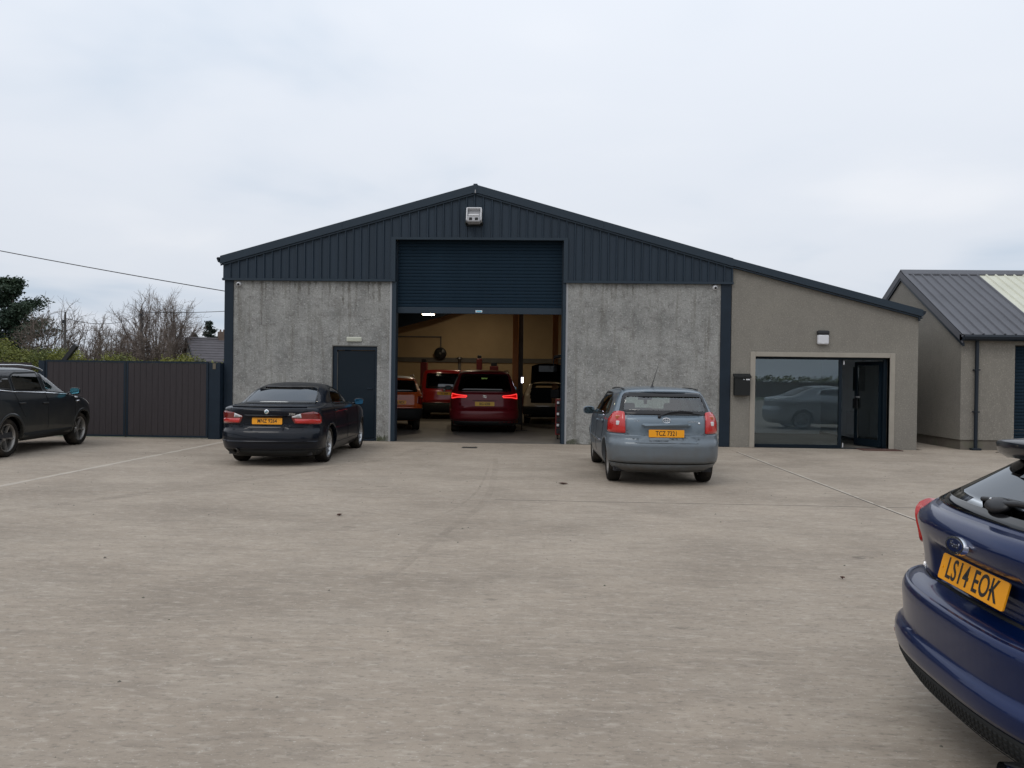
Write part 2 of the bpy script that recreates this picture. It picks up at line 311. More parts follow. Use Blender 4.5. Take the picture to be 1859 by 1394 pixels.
# ================================================================ CARS
def pchip(xs, ys):
    xs = np.array(xs, float); ys = np.array(ys, float); h = np.diff(xs); d = np.diff(ys)/h; n = len(xs)
    m = np.zeros(n); m[0] = d[0]; m[-1] = d[-1]
    for i in range(1, n-1):
        if d[i-1]*d[i] > 0:
            w1 = 2*h[i]+h[i-1]; w2 = h[i]+2*h[i-1]; m[i] = (w1+w2)/(w1/d[i-1]+w2/d[i])
    def f(x):
        x = min(max(x, xs[0]), xs[-1]); i = min(int(np.searchsorted(xs, x, side='right'))-1, n-2); i = max(i, 0)
        t = (x-xs[i])/h[i]; t2 = t*t; t3 = t2*t
        return float((2*t3-3*t2+1)*ys[i]+(t3-2*t2+t)*h[i]*m[i]+(-2*t3+3*t2)*ys[i+1]+(t3-t2)*h[i]*m[i+1])
    return f
class Hull:
    """A car body as horizontal outlines: for each height z a half width, a rear and a front end and rounded corners."""
    def __init__(s, rows, corners, bow=0.03, recess=(), lump=()):
        z = [r[0] for r in rows]
        s.w, s.xr, s.xf = (pchip(z, [r[i] for r in rows]) for i in (1,2,3))
        cz = [c[0] for c in corners]
        s.c = [lambda q, i=i: float(np.interp(q, cz, [c[i] for c in corners])) for i in (1,2,3,4)]
        s.z0, s.z1 = z[0], z[-1]; s.zs = z; s.bow = bow; s.rec = recess; s.lump = lump
        s.L = max(r[3] for r in rows); s.cache = {}
    def outline(s, z, nc=28, ns=46):
        k = round(z, 4), nc
        if k in s.cache: return s.cache[k]
        w, a, b = s.w(z), s.xr(z), s.xf(z); cr, nr, cf, nf = (f(z) for f in s.c)
        mx = max((b-a)/2-0.01, 0.02); cr = min(cr, mx); cf = min(cf, mx)
        t = np.linspace(0, 1, nc); th = (t**1.15)*math.pi/2
        ru = w*np.sin(th)**(2/nr); rv = a+cr*(1-np.cos(th)**(2/nr))
        sv = np.linspace(a+cr, b-cf, ns)[1:-1]; su = np.full(len(sv), w)
        fu = (w*np.sin(th)**(2/nf))[::-1]; fv = (b-cf*(1-np.cos(th)**(2/nf)))[::-1]
        u = np.concatenate([ru, su, fu]); v = np.concatenate([rv, sv, fv])
        u = u*(1-s.bow*((v-s.L*0.5)/(s.L*0.5))**2)
        sarc = np.concatenate([[0], np.cumsum(np.hypot(np.diff(u), np.diff(v)))])
        s.cache[k] = (u, v, sarc); return s.cache[k]
    def dv(s, sa, z):
        d = 0.0
        for (s1, z0, z1, dep, soft) in s.rec:
            q = min(max((s1-abs(sa))/soft+.5, 0), 1)*min(max((z-z0)/soft+.5, 0), 1)*min(max((z1-z)/soft+.5, 0), 1)
            d += dep*q*q*(3-2*q)
        return d
    def arc(s, sa, z):
        u, v, A = s.outline(z); q = min(abs(sa), A[-1])
        return Vector((math.copysign(np.interp(q, A, u), sa), np.interp(q, A, v)+s.dv(sa, z), z))
    def farc(s, sa, z):
        u, v, A = s.outline(z); q = A[-1]-min(abs(sa), A[-1])
        return Vector((math.copysign(np.interp(q, A, u), sa), np.interp(q, A, v), z))
    def side(s, vv, z):
        u, v, A = s.outline(z); return Vector((np.interp(vv, v, u), vv, z))
    def P(s, kind, a, z):
        f = {'arc': s.arc, 'farc': s.farc, 'side': s.side}[kind]; e = 0.004
        zc = min(max(z, s.z0+e), s.z1-e)
        p = f(a, z); da = f(a+e, zc)-f(a-e, zc); dz = f(a, zc+e)-f(a, zc-e)
        n = da.cross(dz)
        if kind == 'farc': n = -n
        n = n.normalized() if n.length > 1e-9 else Vector((0,0,1))
        return p, n
    def mesh(s, holes, wheels, wr, dz=0.022):
        zs = []
        for a, b in zip(s.zs[:-1], s.zs[1:]):
            k = max(2, int(math.ceil((b-a)/dz))); zs += [a+(b-a)*i/k for i in range(k)]
        zs.append(s.zs[-1])
        V = []; S = []
        for z in zs:
            u, v, A = s.outline(z)
            V.append([(u[i], v[i]+s.dv(A[i], z), z) for i in range(len(u))]); S.append(A)
        n = len(V[0]); R = len(zs); vs = []; fs = []
        idx = {}
        for side in (1, -1):
            for j in range(R):
                for i in range(n):
                    if side == -1 and (i == 0 or i == n-1 or j == R-1): idx[(side,j,i)] = idx[(1,j,i)]; continue
                    idx[(side,j,i)] = len(vs); q = V[j][i]; vs.append((q[0]*side, q[1], q[2]))
        def inpoly(p, poly):
            c = False; k = len(poly)-1
            for m in range(len(poly)):
                if (poly[m][1] > p[1]) != (poly[k][1] > p[1]) and p[0] < (poly[k][0]-poly[m][0])*(p[1]-poly[m][1])/(poly[k][1]-poly[m][1])+poly[m][0]: c = not c
                k = m
            return c
        for j in range(R-1):
            for i in range(n-1):
                ss = (S[j][i]+S[j+1][i+1])/2; zc = (zs[j]+zs[j+1])/2; vc = (V[j][i][1]+V[j+1][i+1][1])/2; uc = V[j][i][0]
                fa = S[j][-1]-S[j][i]
                cut = False
                for kind, poly in holes:
                    if kind == 'side' and uc < 0.3: continue
                    if kind == 'arc' and vc > s.L*.5: continue
                    if kind == 'farc' and vc < s.L*.5: continue
                    if inpoly(({'arc':ss,'farc':fa,'side':vc}[kind], zc), poly): cut = True; break
                if uc > .45:
                    for (wv, wz) in wheels:
                        if math.hypot(vc-wv, zc-wz) < wr+0.055: cut = True
                if cut: continue
                for side in (1, -1):
                    q = [idx[(side,j,i)], idx[(side,j,i+1)], idx[(side,j+1,i+1)], idx[(side,j+1,i)]]
                    if side == -1: q = q[::-1]
                    q2 = []
                    for x in q:
                        if x not in q2: q2.append(x)
                    if len(q2) > 2: fs.append(tuple(q2))
        return vs, fs

def roundpoly(pts, r, seg=5):
    out = []; n = len(pts)
    for i in range(n):
        p = Vector(pts[i]); a = Vector(pts[i-1]); b = Vector(pts[(i+1) % n]); rr = r[i] if isinstance(r, (list,tuple)) else r
        da, db = (a-p), (b-p); q = min(rr, da.length*.45, db.length*.45)
        A = p+da.normalized()*q; Bq = p+db.normalized()*q
        for k in range(seg+1):
            t = k/seg; out.append(tuple(A*(1-t)**2+p*2*t*(1-t)+Bq*t*t))
    return out
def inset(pts, d):
    n = len(pts); area = sum(pts[i-1][0]*pts[i][1]-pts[i][0]*pts[i-1][1] for i in range(n)); sg = 1 if area > 0 else -1; out = []
    for i in range(n):
        p = Vector(pts[i]); a = Vector(pts[i-1]); b = Vector(pts[(i+1) % n])
        e1 = (p-a); e2 = (b-p); e1 = e1.normalized() if e1.length > 1e-7 else e2.normalized(); e2 = e2.normalized() if e2.length > 1e-7 else e1
        nn = Vector((-(e1.y+e2.y), e1.x+e2.x)); nn = nn.normalized() if nn.length > 1e-6 else Vector((-e1.y, e1.x))
        out.append(tuple(p+nn*(sg*d)))
    return out
def bandpoly(line, w):
    line = [Vector(p) for p in line]; L = []; R = []
    for i, p in enumerate(line):
        a = line[max(i-1,0)]; b = line[min(i+1,len(line)-1)]; d = (b-a).normalized(); n = Vector((-d.y, d.x))*w/2
        L.append(tuple(p+n)); R.append(tuple(p-n))
    return L+R[::-1]

class Car:
    def s_at(s, v, z):
        u, vv, A = s.h.outline(z); return float(np.interp(v, vv, A))
    def bump_s(s, z=.5): return s.s_at(s.wheels[0][0]-s.wr-.062, z)
    def __init__(s, name, label, cat, loc, heading, hull, pm, group=None, scale=1.0):
        s.root = thing(name, label, cat, loc, (0,0,-rad(heading)), group, local=True); s.root.scale = (scale,)*3
        s.h = hull; s.pm = MATS[pm]; s.holes = []; s.wheels = []; s.wr = .32
    def patch(s, name, poly, kind, off, depth, m, sides=(1,), step=0.05, parent=None, holes2=None, strip=None):
        """a shell of the outline poly lying on the hull; kind says in which unrolled view the outline is drawn"""
        out = []
        for sd in sides:
            bm = bmesh.new()
            if strip is not None:
                a = [bm.verts.new((p[0], p[1], 0)) for p in strip[0]]; b = [bm.verts.new((p[0], p[1], 0)) for p in strip[1]]
                for i in range(len(a)-1): bm.faces.new((a[i], a[i+1], b[i+1], b[i]))
            elif holes2 is None:
                bm.faces.new([bm.verts.new((p[0], p[1], 0)) for p in poly])
            else:
                a = [bm.verts.new((p[0], p[1], 0)) for p in poly]; b = [bm.verts.new((p[0], p[1], 0)) for p in holes2]
                for i in range(len(a)): bm.faces.new((a[i], a[(i+1)%len(a)], b[(i+1)%len(a)], b[i]))
            bmesh.ops.triangulate(bm, faces=bm.faces[:])
            xs = [v.co.x for v in bm.verts]; ys = [v.co.y for v in bm.verts]
            for ax, lo, hi in ((0, min(xs), max(xs)), (1, min(ys), max(ys))):
                k = int((hi-lo)/step)
                for i in range(1, k+1):
                    c = lo+(hi-lo)*i/(k+1); co = Vector((c,0,0)) if ax == 0 else Vector((0,c,0)); no = Vector((1,0,0)) if ax == 0 else Vector((0,1,0))
                    bmesh.ops.bisect_plane(bm, geom=bm.verts[:]+bm.edges[:]+bm.faces[:], plane_co=co, plane_no=no, dist=1e-5)
            for f in bm.faces: f.smooth = True
            be = [e for e in bm.edges if len(e.link_faces) == 1]
            top = bm.verts[:]
            r = bmesh.ops.extrude_edge_only(bm, edges=be)
            low = [g for g in r['geom'] if isinstance(g, bmesh.types.BMVert)]
            for g in r['geom']:
                if isinstance(g, bmesh.types.BMFace): g.smooth = False
            lowset = set(low); cache = {}
            for v in bm.verts:
                key = (round(v.co.x,5), round(v.co.y,5))
                if key not in cache: cache[key] = s.h.P(kind, v.co.x, v.co.y)
                p, n = cache[key]; q = p+n*((off-depth) if v in lowset else off)
                v.co = Vector((q.x*sd, q.y, q.z))
            if (sd == -1): bmesh.ops.reverse_faces(bm, faces=bm.faces)
            # orient outward
            f0 = max((f for f in bm.faces if f.smooth), key=lambda f: f.calc_area(), default=None)
            if f0 is not None:
                c = f0.calc_center_median(); ref = Vector((c.x, c.y-s.h.L/2, c.z-0.6))
                if kind == 'arc': ref = Vector((c.x*.3, -1, 0.3))
                if kind == 'farc': ref = Vector((c.x*.3, 1, 0.3))
                if f0.normal.dot(ref) < 0: bmesh.ops.reverse_faces(bm, faces=bm.faces)
            me = bpy.data.meshes.new(name); bm.to_mesh(me); bm.free()
            out.append(link(name, me, m if not isinstance(m, str) else MATS[m], parent or s.root))
        return out
    def window(s, name, poly, kind, glass, frame='black_gloss', fw=0.035, sides=(1,), off=0.007, parent=None):
        s.holes.append((kind, inset(poly, fw*0.45)))
        inn = inset(poly, fw)
        for sd in sides:
            g = s.patch(name, inset(poly, fw*.9), kind, off-.002, 0.003, glass, (sd,), parent=parent)[0]
            s.patch('window_frame', poly, kind, off, 0.02, frame, (sd,), step=.03, parent=g if parent is None else parent, holes2=inn)
    def line(s, name, pts, kind, w=0.007, sides=(1,), m='gap', off=0.0045):
        return s.patch(name, bandpoly(pts, w), kind, off, 0.003, m, sides, step=0.06)
    def arches(s, wr_, wz, lip=0.045, m=None, off=0.006):
        for (wv, z) in s.wheels:
            zb = s.h.z0+0.03
            a0 = -math.asin(min(1,max(-1,(z-zb)/(s.wr+.045)))); n = 26
            inn = []; out = []
            for i in range(n+1):
                t = a0+(math.pi-2*a0)*i/n
                inn.append((wv+(s.wr+.042)*math.cos(t), z+(s.wr+.042)*math.sin(t)))
                out.append((wv+(s.wr+.042+lip)*math.cos(t), max(z+(s.wr+.042+lip)*math.sin(t), zb)))
            s.patch('wheel_arch', out, 'side', off, 0.06, m or s.pm, (1,-1), step=9, strip=(out, [(p[0], max(p[1], zb)) for p in inn]))
    def body(s, name='body'):
        vs, fs = s.h.mesh(s.holes, s.wheels, s.wr)
        me = bpy.data.meshes.new(name); me.from_pydata(vs, [], fs); me.polygons.foreach_set('use_smooth', [True]*len(fs))
        bm = bmesh.new(); bm.from_mesh(me); bmesh.ops.recalc_face_normals(bm, faces=bm.faces); bm.to_mesh(me); bm.free()
        o = link(name, me, s.pm, s.root)
        u, v, A = s.h.outline(s.h.z0+.02); w = max(u)
        fl = MB(); ys = [v[0]+.12] + [q for wv, _ in s.wheels for q in (wv-s.wr-.06, wv+s.wr+.06)] + [v[-1]-.15]
        fl.box(-w+.26, w-.26, ys[0], ys[-1], s.h.z0+.02, s.h.z0+.10)
        for a, b in ((ys[0], ys[1]), (ys[2], ys[3]), (ys[4], ys[5])):
            if b-a > .06: fl.box(-w+.06, w-.06, a+.02, b-.02, s.h.z0+.025, s.h.z0+.095)
        for wv, wz in s.wheels:
            for sd in (1, -1):
                x0 = (w-.32)*sd; fl.box(min(x0, x0+.02*sd), max(x0, x0+.02*sd), wv-s.wr-.07, wv+s.wr+.07, s.h.z0+.02, wz+s.wr+.07)
                pr = [(wv+(s.wr+.05)*math.cos(t), wz+(s.wr+.05)*math.sin(t)) for t in [math.pi*k/12 for k in range(13)]]
                for a, b in zip(pr[:-1], pr[1:]):
                    xi, xo = (w-.32)*sd, (w-.05)*sd
                    fl.add([(xi,a[0],a[1]),(xo,a[0],a[1]),(xo,b[0],b[1]),(xi,b[0],b[1])], [(0,1,2,3)])
        fl.build('underbody', MATS['black_plastic'], s.root, fix=False)
        return o
    def add_wheels(s, tyre_w=0.205, spokes=5, rimmat='alloy', tyre_side=0.09, double=True):
        r = s.wr-0.0; rr = r-tyre_side; hw = tyre_w/2
        T = MB(); T.lathe([(-hw*.75, rr-.005), (-hw*.98, rr+.02), (-hw, (r+rr)/2), (-hw*.92, r-.02), (-hw*.7, r-.003), (0, r), (hw*.7, r-.003), (hw*.92, r-.02), (hw, (r+rr)/2), (hw*.98, rr+.02), (hw*.75, rr-.005)], 36)
        Rm = MB(); Rm.lathe([(hw*.8, rr+.006), (hw*.86, rr-.004), (hw*.74, rr-.018), (hw*.3, rr-.03), (-hw*.75, rr-.035), (-hw*.75, rr)], 36)
        Rm.lathe([(hw*.42, 0.0), (hw*.45, .03), (hw*.40, .06), (hw*.2, .07), (hw*.1, .07)], 20)
        for k in range(spokes):
            for o in ((-.13, .13) if double else (0,)):
                t = 2*math.pi*k/spokes; ww = .022 if double else .042
                def pt(a, rad_, dx): return (hw*dx, rad_*math.cos(a), rad_*math.sin(a))
                a0, a1 = t+o*.9, t+o*1.7; r0, r1 = .045, rr-.012
                vs = []
                for (a, q, x1, wd) in ((a0, r0, .42, ww*1.1), (a1, r1, .66, ww*.9)):
                    for sgn in (-1, 1):
                        da = sgn*wd/q/1.6 if q > .1 else sgn*.35
                        vs += [pt(a+da*.6, q, x1), pt(a+da, q, x1-.35)]
                Rm.add(vs, [(0,2,6,4), (0,4,5,1), (2,3,7,6), (1,5,7,3)])
        Dk = MB().lathe([(-hw*.1, .02), (-hw*.1, rr-.04), (-hw*.3, rr-.035)], 24); 
        me_t = me_r = None; out = []
        w = s.h.w(s.wheels[0][1]+.05)*(1-s.h.bow*((s.wheels[0][0]-s.h.L/2)/(s.h.L/2))**2)
        for (wv, wz) in s.wheels:
            for sd in (1, -1):
                e_ = bpy.data.objects.new('wheel', None); COL.objects.link(e_); e_.parent = s.root; e_.empty_display_size = .1
                e_.location = ((w-hw-.028)*sd, wv, s.wr); e_.rotation_euler = (random.uniform(0, 1.2), 0, 0 if sd == 1 else math.pi)
                ORG[e_.name] = Vector((0,0,0))
                if me_t is None:
                    a = T.build('tyre', MATS['rubber'], e_); b = Rm.build('rim', MATS[rimmat], e_); c = Dk.build('brake_disc', MATS['grey_steel'], e_)
                    me_t, me_r, me_d = a.data, b.data, c.data
                else:
                    link('tyre', me_t, None, e_); link('rim', me_r, None, e_); link('brake_disc', me_d, None, e_)
                out.append(e_)
        return out
    def plate(s, txt, z, v, tilt, w=.52, h=.111, mm='plate_yellow', u=0.0, tsize=.098, dim=False, front=False):
        M = Matrix.Translation((u, v, z)) @ Euler((rad(90-tilt), 0, 0)).to_matrix().to_4x4()
        bm = bmesh.new(); pts = roundpoly([(-w/2,-h/2),(w/2,-h/2),(w/2,h/2),(-w/2,h/2)], .012, 3)
        f = bm.faces.new([bm.verts.new((p[0], p[1], 0)) for p in pts]); r = bmesh.ops.extrude_face_region(bm, geom=[f])
        for q in r['geom']:
            if isinstance(q, bmesh.types.BMVert): q.co.z += .006
        bmesh.ops.recalc_face_normals(bm, faces=bm.faces)
        me = bpy.data.meshes.new('number_plate'); bm.to_mesh(me); bm.free()
        o = link('number_plate', me, MATS[mm], s.root); o.matrix_local = M
        if txt: text('plate_lettering', txt, tsize, MATS['ink'], o, Matrix.Translation((0, -.002, .0068)), xs=.74, ext=.0006, bold=.0016)
        return o
    def interior(s, v0, v1, zf=.38, seats=2, top=1.16, m='seat', rear=True, wheel_side=1):
        t = MB(); w = s.h.w(.6)-.12
        t.box(-w, w, v0, v1, zf-.1, zf); t.build('cabin_floor', MATS['seat'], s.root)
        def seat(cx, v, wd, hd=True, base=.48):
            q = MB(); q.bbox(cx-wd/2, cx+wd/2, v, v+.48, zf, base, .04)
            bm = bmesh.new(); bmesh.ops.create_cube(bm, size=1)
            for x in bm.verts: x.co = Vector((cx+x.co.x*wd*(1 if x.co.z < 0 else .86), v-.02+x.co.y*.11-(x.co.z+.5)*.14, base-.06+(x.co.z+.5)*(top-.16-base)))
            bmesh.ops.bevel(bm, geom=bm.edges[:], offset=.045, segments=3, profile=.5, affect='EDGES'); q.addbm(bm)
            if hd: q.bbox(cx-.13, cx+.13, v-.22, v-.13, top-.14, top+.02, .035, 3)
            q.build('seat', MATS[m], s.root)
        vf = v0+(v1-v0)*.62
        seat(.37, vf, .50); seat(-.37, vf, .50)
        if rear:
            rw = 2*w-.12; q = MB(); q.bbox(-rw/2, rw/2, v0+.42, v0+.9, zf, .5, .04); q.bbox(-rw/2, rw/2, v0+.32, v0+.44, .45, top-.22, .04)
            for cx in (-.38, .38): q.bbox(cx-.12, cx+.12, v0+.31, v0+.39, top-.21, top-.09, .03)
            q.build('rear_bench', MATS[m], s.root)
        d = MB(); d.bbox(-w, w, v1-.45, v1+.1, .62, .90, .06); d.build('dashboard', MATS['seat'], s.root)
        sw = MB(); c = Vector((.37*wheel_side, v1-.55, .86))
        for k in range(16):
            a, b = 2*math.pi*k/16, 2*math.pi*(k+1)/16
            f = lambda t: c+Vector((.18*math.cos(t), -.07*math.sin(t), .17*math.sin(t)))
            sw.tube(f(a), f(b), .013, n=5)
        sw.build('steering_wheel', MATS['seat'], s.root)
        MB().bbox(-.12, .12, v1-.62, v1-.58, top+.06, top+.13, .012).build('rear_view_mirror', MATS['seat'], s.root)
    def mirror(s, v, z, u, cap, glass='mirror_grey', sides=(1,-1), sz=1.0):
        for sd in sides:
            bm = bmesh.new(); bmesh.ops.create_uvsphere(bm, u_segments=14, v_segments=10, radius=1)
            for x in bm.verts:
                c = x.co.copy(); c.x = math.copysign(abs(c.x)**.7, c.x)*.105*sz; c.z = math.copysign(abs(c.z)**.7, c.z)*.072*sz
                c.y = c.y*.07 if c.y > 0 else c.y*.012
                x.co = Vector((c.x*sd+(u+.115)*sd, c.y+v, c.z+z))
            q = MB().addbm(bm, smooth=True); q.tube((u*sd-.03*sd, v+.03, z-.045), (u*sd+.07*sd, v+.02, z-.03), .022, .018, 8)
            o = q.build('door_mirror', cap, s.root)
            g = MB(); n = 20
            pts = [(math.copysign(abs(math.cos(2*math.pi*k/n))**.7, math.cos(2*math.pi*k/n))*.088*sz*sd+(u+.115)*sd, v-.0135, math.copysign(abs(math.sin(2*math.pi*k/n))**.7, math.sin(2*math.pi*k/n))*.058*sz+z) for k in range(n)]
            g.add(pts, [tuple(range(n))]); g.add([(p[0], p[1]+.004, p[2]) for p in pts], [tuple(range(n))])
            g.build('mirror_glass', MATS[glass], o, fix=False)
    def handle(s, v, z, sides=(1,-1), m=None, L=.20):
        for sd in sides:
            p0, n0 = s.h.P('side', v, z)
            lo, hi = sorted(((p0.x-.004)*sd, (p0.x+.030)*sd)); q = MB().bbox(lo, hi, v-L/2, v+L/2, z-.014, z+.014, .011, 2)
            q.build('door_handle', m or s.pm, s.root)

# ================================================================ GROUND
random.seed(11)
gr = MB(); gr.add([(-600,-600,-.16),(600,-600,-.16),(600,900,-.16),(-600,900,-.16)], [(0,1,2,3)])
g = gr.build('ground', MATS['earth'], fix=False); g['kind'] = 'structure'
yard = structure('concrete_yard')
B(-24,26,-45,-0.02,-.155,-.105).build('joint_filler', MATS['joint_dark'], yard)
B(9.0,26,-.02,14,-.155,-.105).build('joint_filler', MATS['joint_dark'], yard)
XL, XR = -7.43, 4.32
def slab(x0, x1, y0, y1, dx=0.0):
    """concrete bay with eased arrises"""
    g_ = .006; m = MB(); n = 'slab'
    q = [(x0+g_, y0+g_), (x1-g_, y0+g_), (x1-g_, y1-g_), (x0+g_, y1-g_)]
    e = .006
    vs = [(x, y, -.15) for x, y in q]+[(x, y, -e) for x, y in q]
    i = [(q[0][0]+e,q[0][1]+e),(q[1][0]-e,q[1][1]+e),(q[2][0]-e,q[2][1]-e),(q[3][0]+e,q[3][1]-e)]
    vs += [(x, y, 0.0) for x, y in i]
    m.add(vs, [(0,1,5,4),(1,2,6,5),(2,3,7,6),(3,0,4,7),(4,5,9,8),(5,6,10,9),(6,7,11,10),(7,4,8,11),(8,9,10,11)])
    m.build(n, MATS['concrete'], yard, fix=False)
ys = [-45,-34,-24,-8.62,-.02]
for a, b in zip(ys[:-1], ys[1:]):
    for x0, x1 in ((-24,XL),(XL,XR),(XR,26)): slab(x0, x1, a, b)
slab(9.0, 26, -.02, 14)
# pale mortar smeared along two of the joints
def ragged(x, y0, y1, w0, side, n=90):
    m = MB(); vs = []
    for k in range(n+1):
        y = y0+(y1-y0)*k/n; a = w0*(.55+.45*random.random())*(1.0 if random.random() > .06 else .4)
        vs += [(x-(a if side != 1 else .007), y, .0022), (x+(a if side != -1 else -.007), y, .0022)]
    m.add(vs, [(2*i, 2*i+1, 2*i+3, 2*i+2) for i in range(n)]); return m
ragged(XL, -22, -.4, .075, 0).build('joint_mortar', MATS['concrete_pale'], yard, fix=False)
ragged(XR, -12, -1.4, .05, 1).build('joint_mortar', MATS['concrete_pale'], yard, fix=False)
B(-.6,XR-.05,-8.627,-8.613,.0002,.0014).build('joint_sealant', MATS['plinth'], yard); B(XR+.05,14,-8.632,-8.608,.0002,.0014).build('joint_sealant', MATS['plinth'], yard)
B(XR-.016,XR-.002,-20,-1.3,.0002,.0032).build('joint_sealant', MATS['joint_dark'], yard)
# worn tyre sweeps polished into the concrete
def alpha_mat(name, col, amt, sc):
    m = bpy.data.materials.new(name); m.use_nodes = True; t = m.node_tree; n = t.nodes; l = t.links; b = n['Principled BSDF']
    b.inputs['Base Color'].default_value = (*col,1); b.inputs['Roughness'].default_value = .8
    tcn = n.new('ShaderNodeTexCoord'); q = n.new('ShaderNodeTexNoise'); q.inputs['Scale'].default_value = sc; q.inputs['Detail'].default_value = 6
    l.new(tcn.outputs['Object'], q.inputs['Vector']); r = n.new('ShaderNodeMapRange'); r.inputs['From Min'].default_value = .35; r.inputs['From Max'].default_value = .7
    r.inputs['To Max'].default_value = amt; l.new(q.outputs['Fac'], r.inputs['Value']); l.new(r.outputs[0], b.inputs['Alpha']); MATS[name] = m
alpha_mat('tyre_wear', (.13,.105,.08), .13, 2.5); alpha_mat('oil_stain', (.07,.06,.05), .5, 6)
alpha_mat('wall_streak', (.13,.115,.09), .50, 5); alpha_mat('moss_stain', (.06,.07,.03), .8, 4)
def sweep(pts, w, name, m):
    q = MB(); vs = []; P_ = []
    for i in range(len(pts)-1):
        for k in range(8):
            t = k/8; p0 = Vector(pts[max(i-1,0)]); p1 = Vector(pts[i]); p2 = Vector(pts[i+1]); p3 = Vector(pts[min(i+2,len(pts)-1)])
            P_.append(.5*((2*p1)+(p2-p0)*t+(2*p0-5*p1+4*p2-p3)*t*t+(3*p1-p0-3*p2+p3)*t**3))
    P_.append(Vector(pts[-1]))
    for i, p in enumerate(P_):
        d = (P_[min(i+1,len(P_)-1)]-P_[max(i-1,0)]).normalized(); nn = Vector((-d.y, d.x))*w*.5*(.8+.4*random.random()); z = .0015
        vs += [(p.x+nn.x, p.y+nn.y, z), (p.x-nn.x, p.y-nn.y, z)]
    q.add(vs, [(2*i,2*i+1,2*i+3,2*i+2) for i in range(len(P_)-1)]); o = q.build(name, MATS[m], yard, fix=False)
sweep([(-.93,-3.2),(-.80,-5.3),(-.72,-7.6),(-.74,-9.0),(-.92,-10.4),(-1.1,-11.8),(-1.2,-12.6)], .10, 'tyre_mark', 'tyre_wear')
sweep([(-.95,-4.5),(-.90,-8.0),(-1.2,-10.0),(-1.8,-10.9)], .035, 'tyre_mark', 'tyre_wear')
sweep([(-2.6,-1.0),(-3.2,-4.6),(-5.5,-9.2),(-7,-11.2)], .2, 'tyre_mark', 'tyre_wear')
sweep([(-4.5,-8.1),(-2.6,-9.4),(-1.2,-10.1),(-.4,-9.9)], .03, 'tyre_mark', 'tyre_wear')
for (x, y, r) in ((-.35,-13.1,.05),(-2.0,-10.6,.08),(-2.3,-7.6,.12),(2.9,-11.5,.10),(.9,-13.6,.07)):
    q = MB(); q.add([(x+r*(.7+.5*random.random())*math.cos(t), y+.6*r*(.7+.5*random.random())*math.sin(t), .0018) for t in [2*math.pi*k/14 for k in range(14)]], [tuple(range(14))])
    q.build('oil_stain', MATS['oil_stain'], yard, fix=False)
dc = thing('drain_cover', 'small dark drain cover in the concrete before the workshop door', 'drain cover', (-1.63,-1.3,0))
MB().bbox(-1.80,-1.46,-1.45,-1.15,.0,.006,.002,1).build('cover_frame', MATS['joint_dark'], dc)
for k in range(6): B(-1.77+k*.05,-1.745+k*.05,-1.42,-1.18,.006,.010).build('bar', MATS['black_trim'], dc)
# loose stones and dead leaves
q = MB()
for i in range(420):
    x = random.uniform(-11, 9); y = -17+16.5*random.random()**.8; r = random.uniform(.004,.013)*(1.6 if random.random() < .06 else 1)
    if abs(x) < .3 and y < -17: continue
    vs = [(x+r*random.uniform(.6,1.2)*math.cos(t), y+r*random.uniform(.6,1.2)*math.sin(t), 0.0) for t in (0,1.3,2.5,3.8,5)]+[(x,y,r*.7)]
    q.add(vs, [(0,1,5),(1,2,5),(2,3,5),(3,4,5),(4,0,5)])
st = q.build('gravel', MATS['plinth'], None, fix=False); tag(st, kind='stuff'); st['label'] = 'loose grit and small stones scattered over the yard'
for (x, y, r, lb) in ((.32,-7.05,.085,'curled dead leaf on the concrete behind the grey blue hatchback'),(-2.27,-9.98,.05,'small dead leaf on the concrete behind the black saloon'),(2.42,-12.3,.03,'brown dead leaf lying between the dark blue hatchback and the viewer')):
    q = MB(); a0 = random.random()*6
    def lf(t, s_): return (x+math.cos(a0)*t*r-math.sin(a0)*s_*r*.4, y+math.sin(a0)*t*r+math.cos(a0)*s_*r*.4, .004+.02*abs(s_)+.012*t*t)
    q.add([lf(-1,0),lf(-.3,-1),lf(-.3,1),lf(0,0),lf(.5,-.8),lf(.5,.8),lf(1,0)], [(0,1,3,2),(1,4,6,3),(2,3,6,5)]); o = q.build('dead_leaf', MATS['mat_brown'], None, fix=False)
    tag(o, lb, 'leaf', 'dead leaves on the yard')

# ================================================================ WORKSHOP
XL0, XR0 = -7.82, 4.47; RX, RZ = -1.68, 6.20; SL = (RZ-4.43)/(RX+7.95); SRr = (RZ-4.47)/(4.48-RX); DEP = 16.0
def roofz(x): return RZ-(RX-x)*SL if x < RX else RZ-(x-RX)*SRr
W = thing('workshop', 'wide workshop with navy ribbed gable and grey roughcast walls around an open roller door', 'workshop', (-1.6,0,0))
def wb(name, m, *a): return MB().box(*a).build(name, MATS[m], W)
OL, OR, OT = -3.60, .46, 4.89
# roughcast panels with the side door opening cut out
DX0, DX1, DZ1 = -5.125, -4.035, 2.30
q = MB(); q.prism([(-7.59,0),(DX0,0),(DX0,DZ1),(DX1,DZ1),(DX1,0),(-3.735,0),(-3.735,3.92),(-7.59,3.92)], 'y', 0, .22); q.build('wall_panel', MATS['roughcast_old'], W)
MB().box(.575,4.215,.0,.22,0,3.92).build('wall_panel', MATS['roughcast_old'], W)
for x0, x1 in ((-3.735,-3.685),(.53,.575)): wb('corner_bead','plastic_grey', x0,x1,-.006,.2,0,3.9)
wb('side_wall','roughcast_new', -7.80,-7.62,.24,DEP-.2,0,4.2); wb('side_wall','roughcast_new', 4.25,4.45,.24,DEP-.2,0,4.3)
for x0, x1 in ((-7.81,-7.59),(4.215,4.46)): MB().bbox(x0,x1,-.03,.24,0,3.9,.008).build('corner_post', MATS['steel_navy'], W)
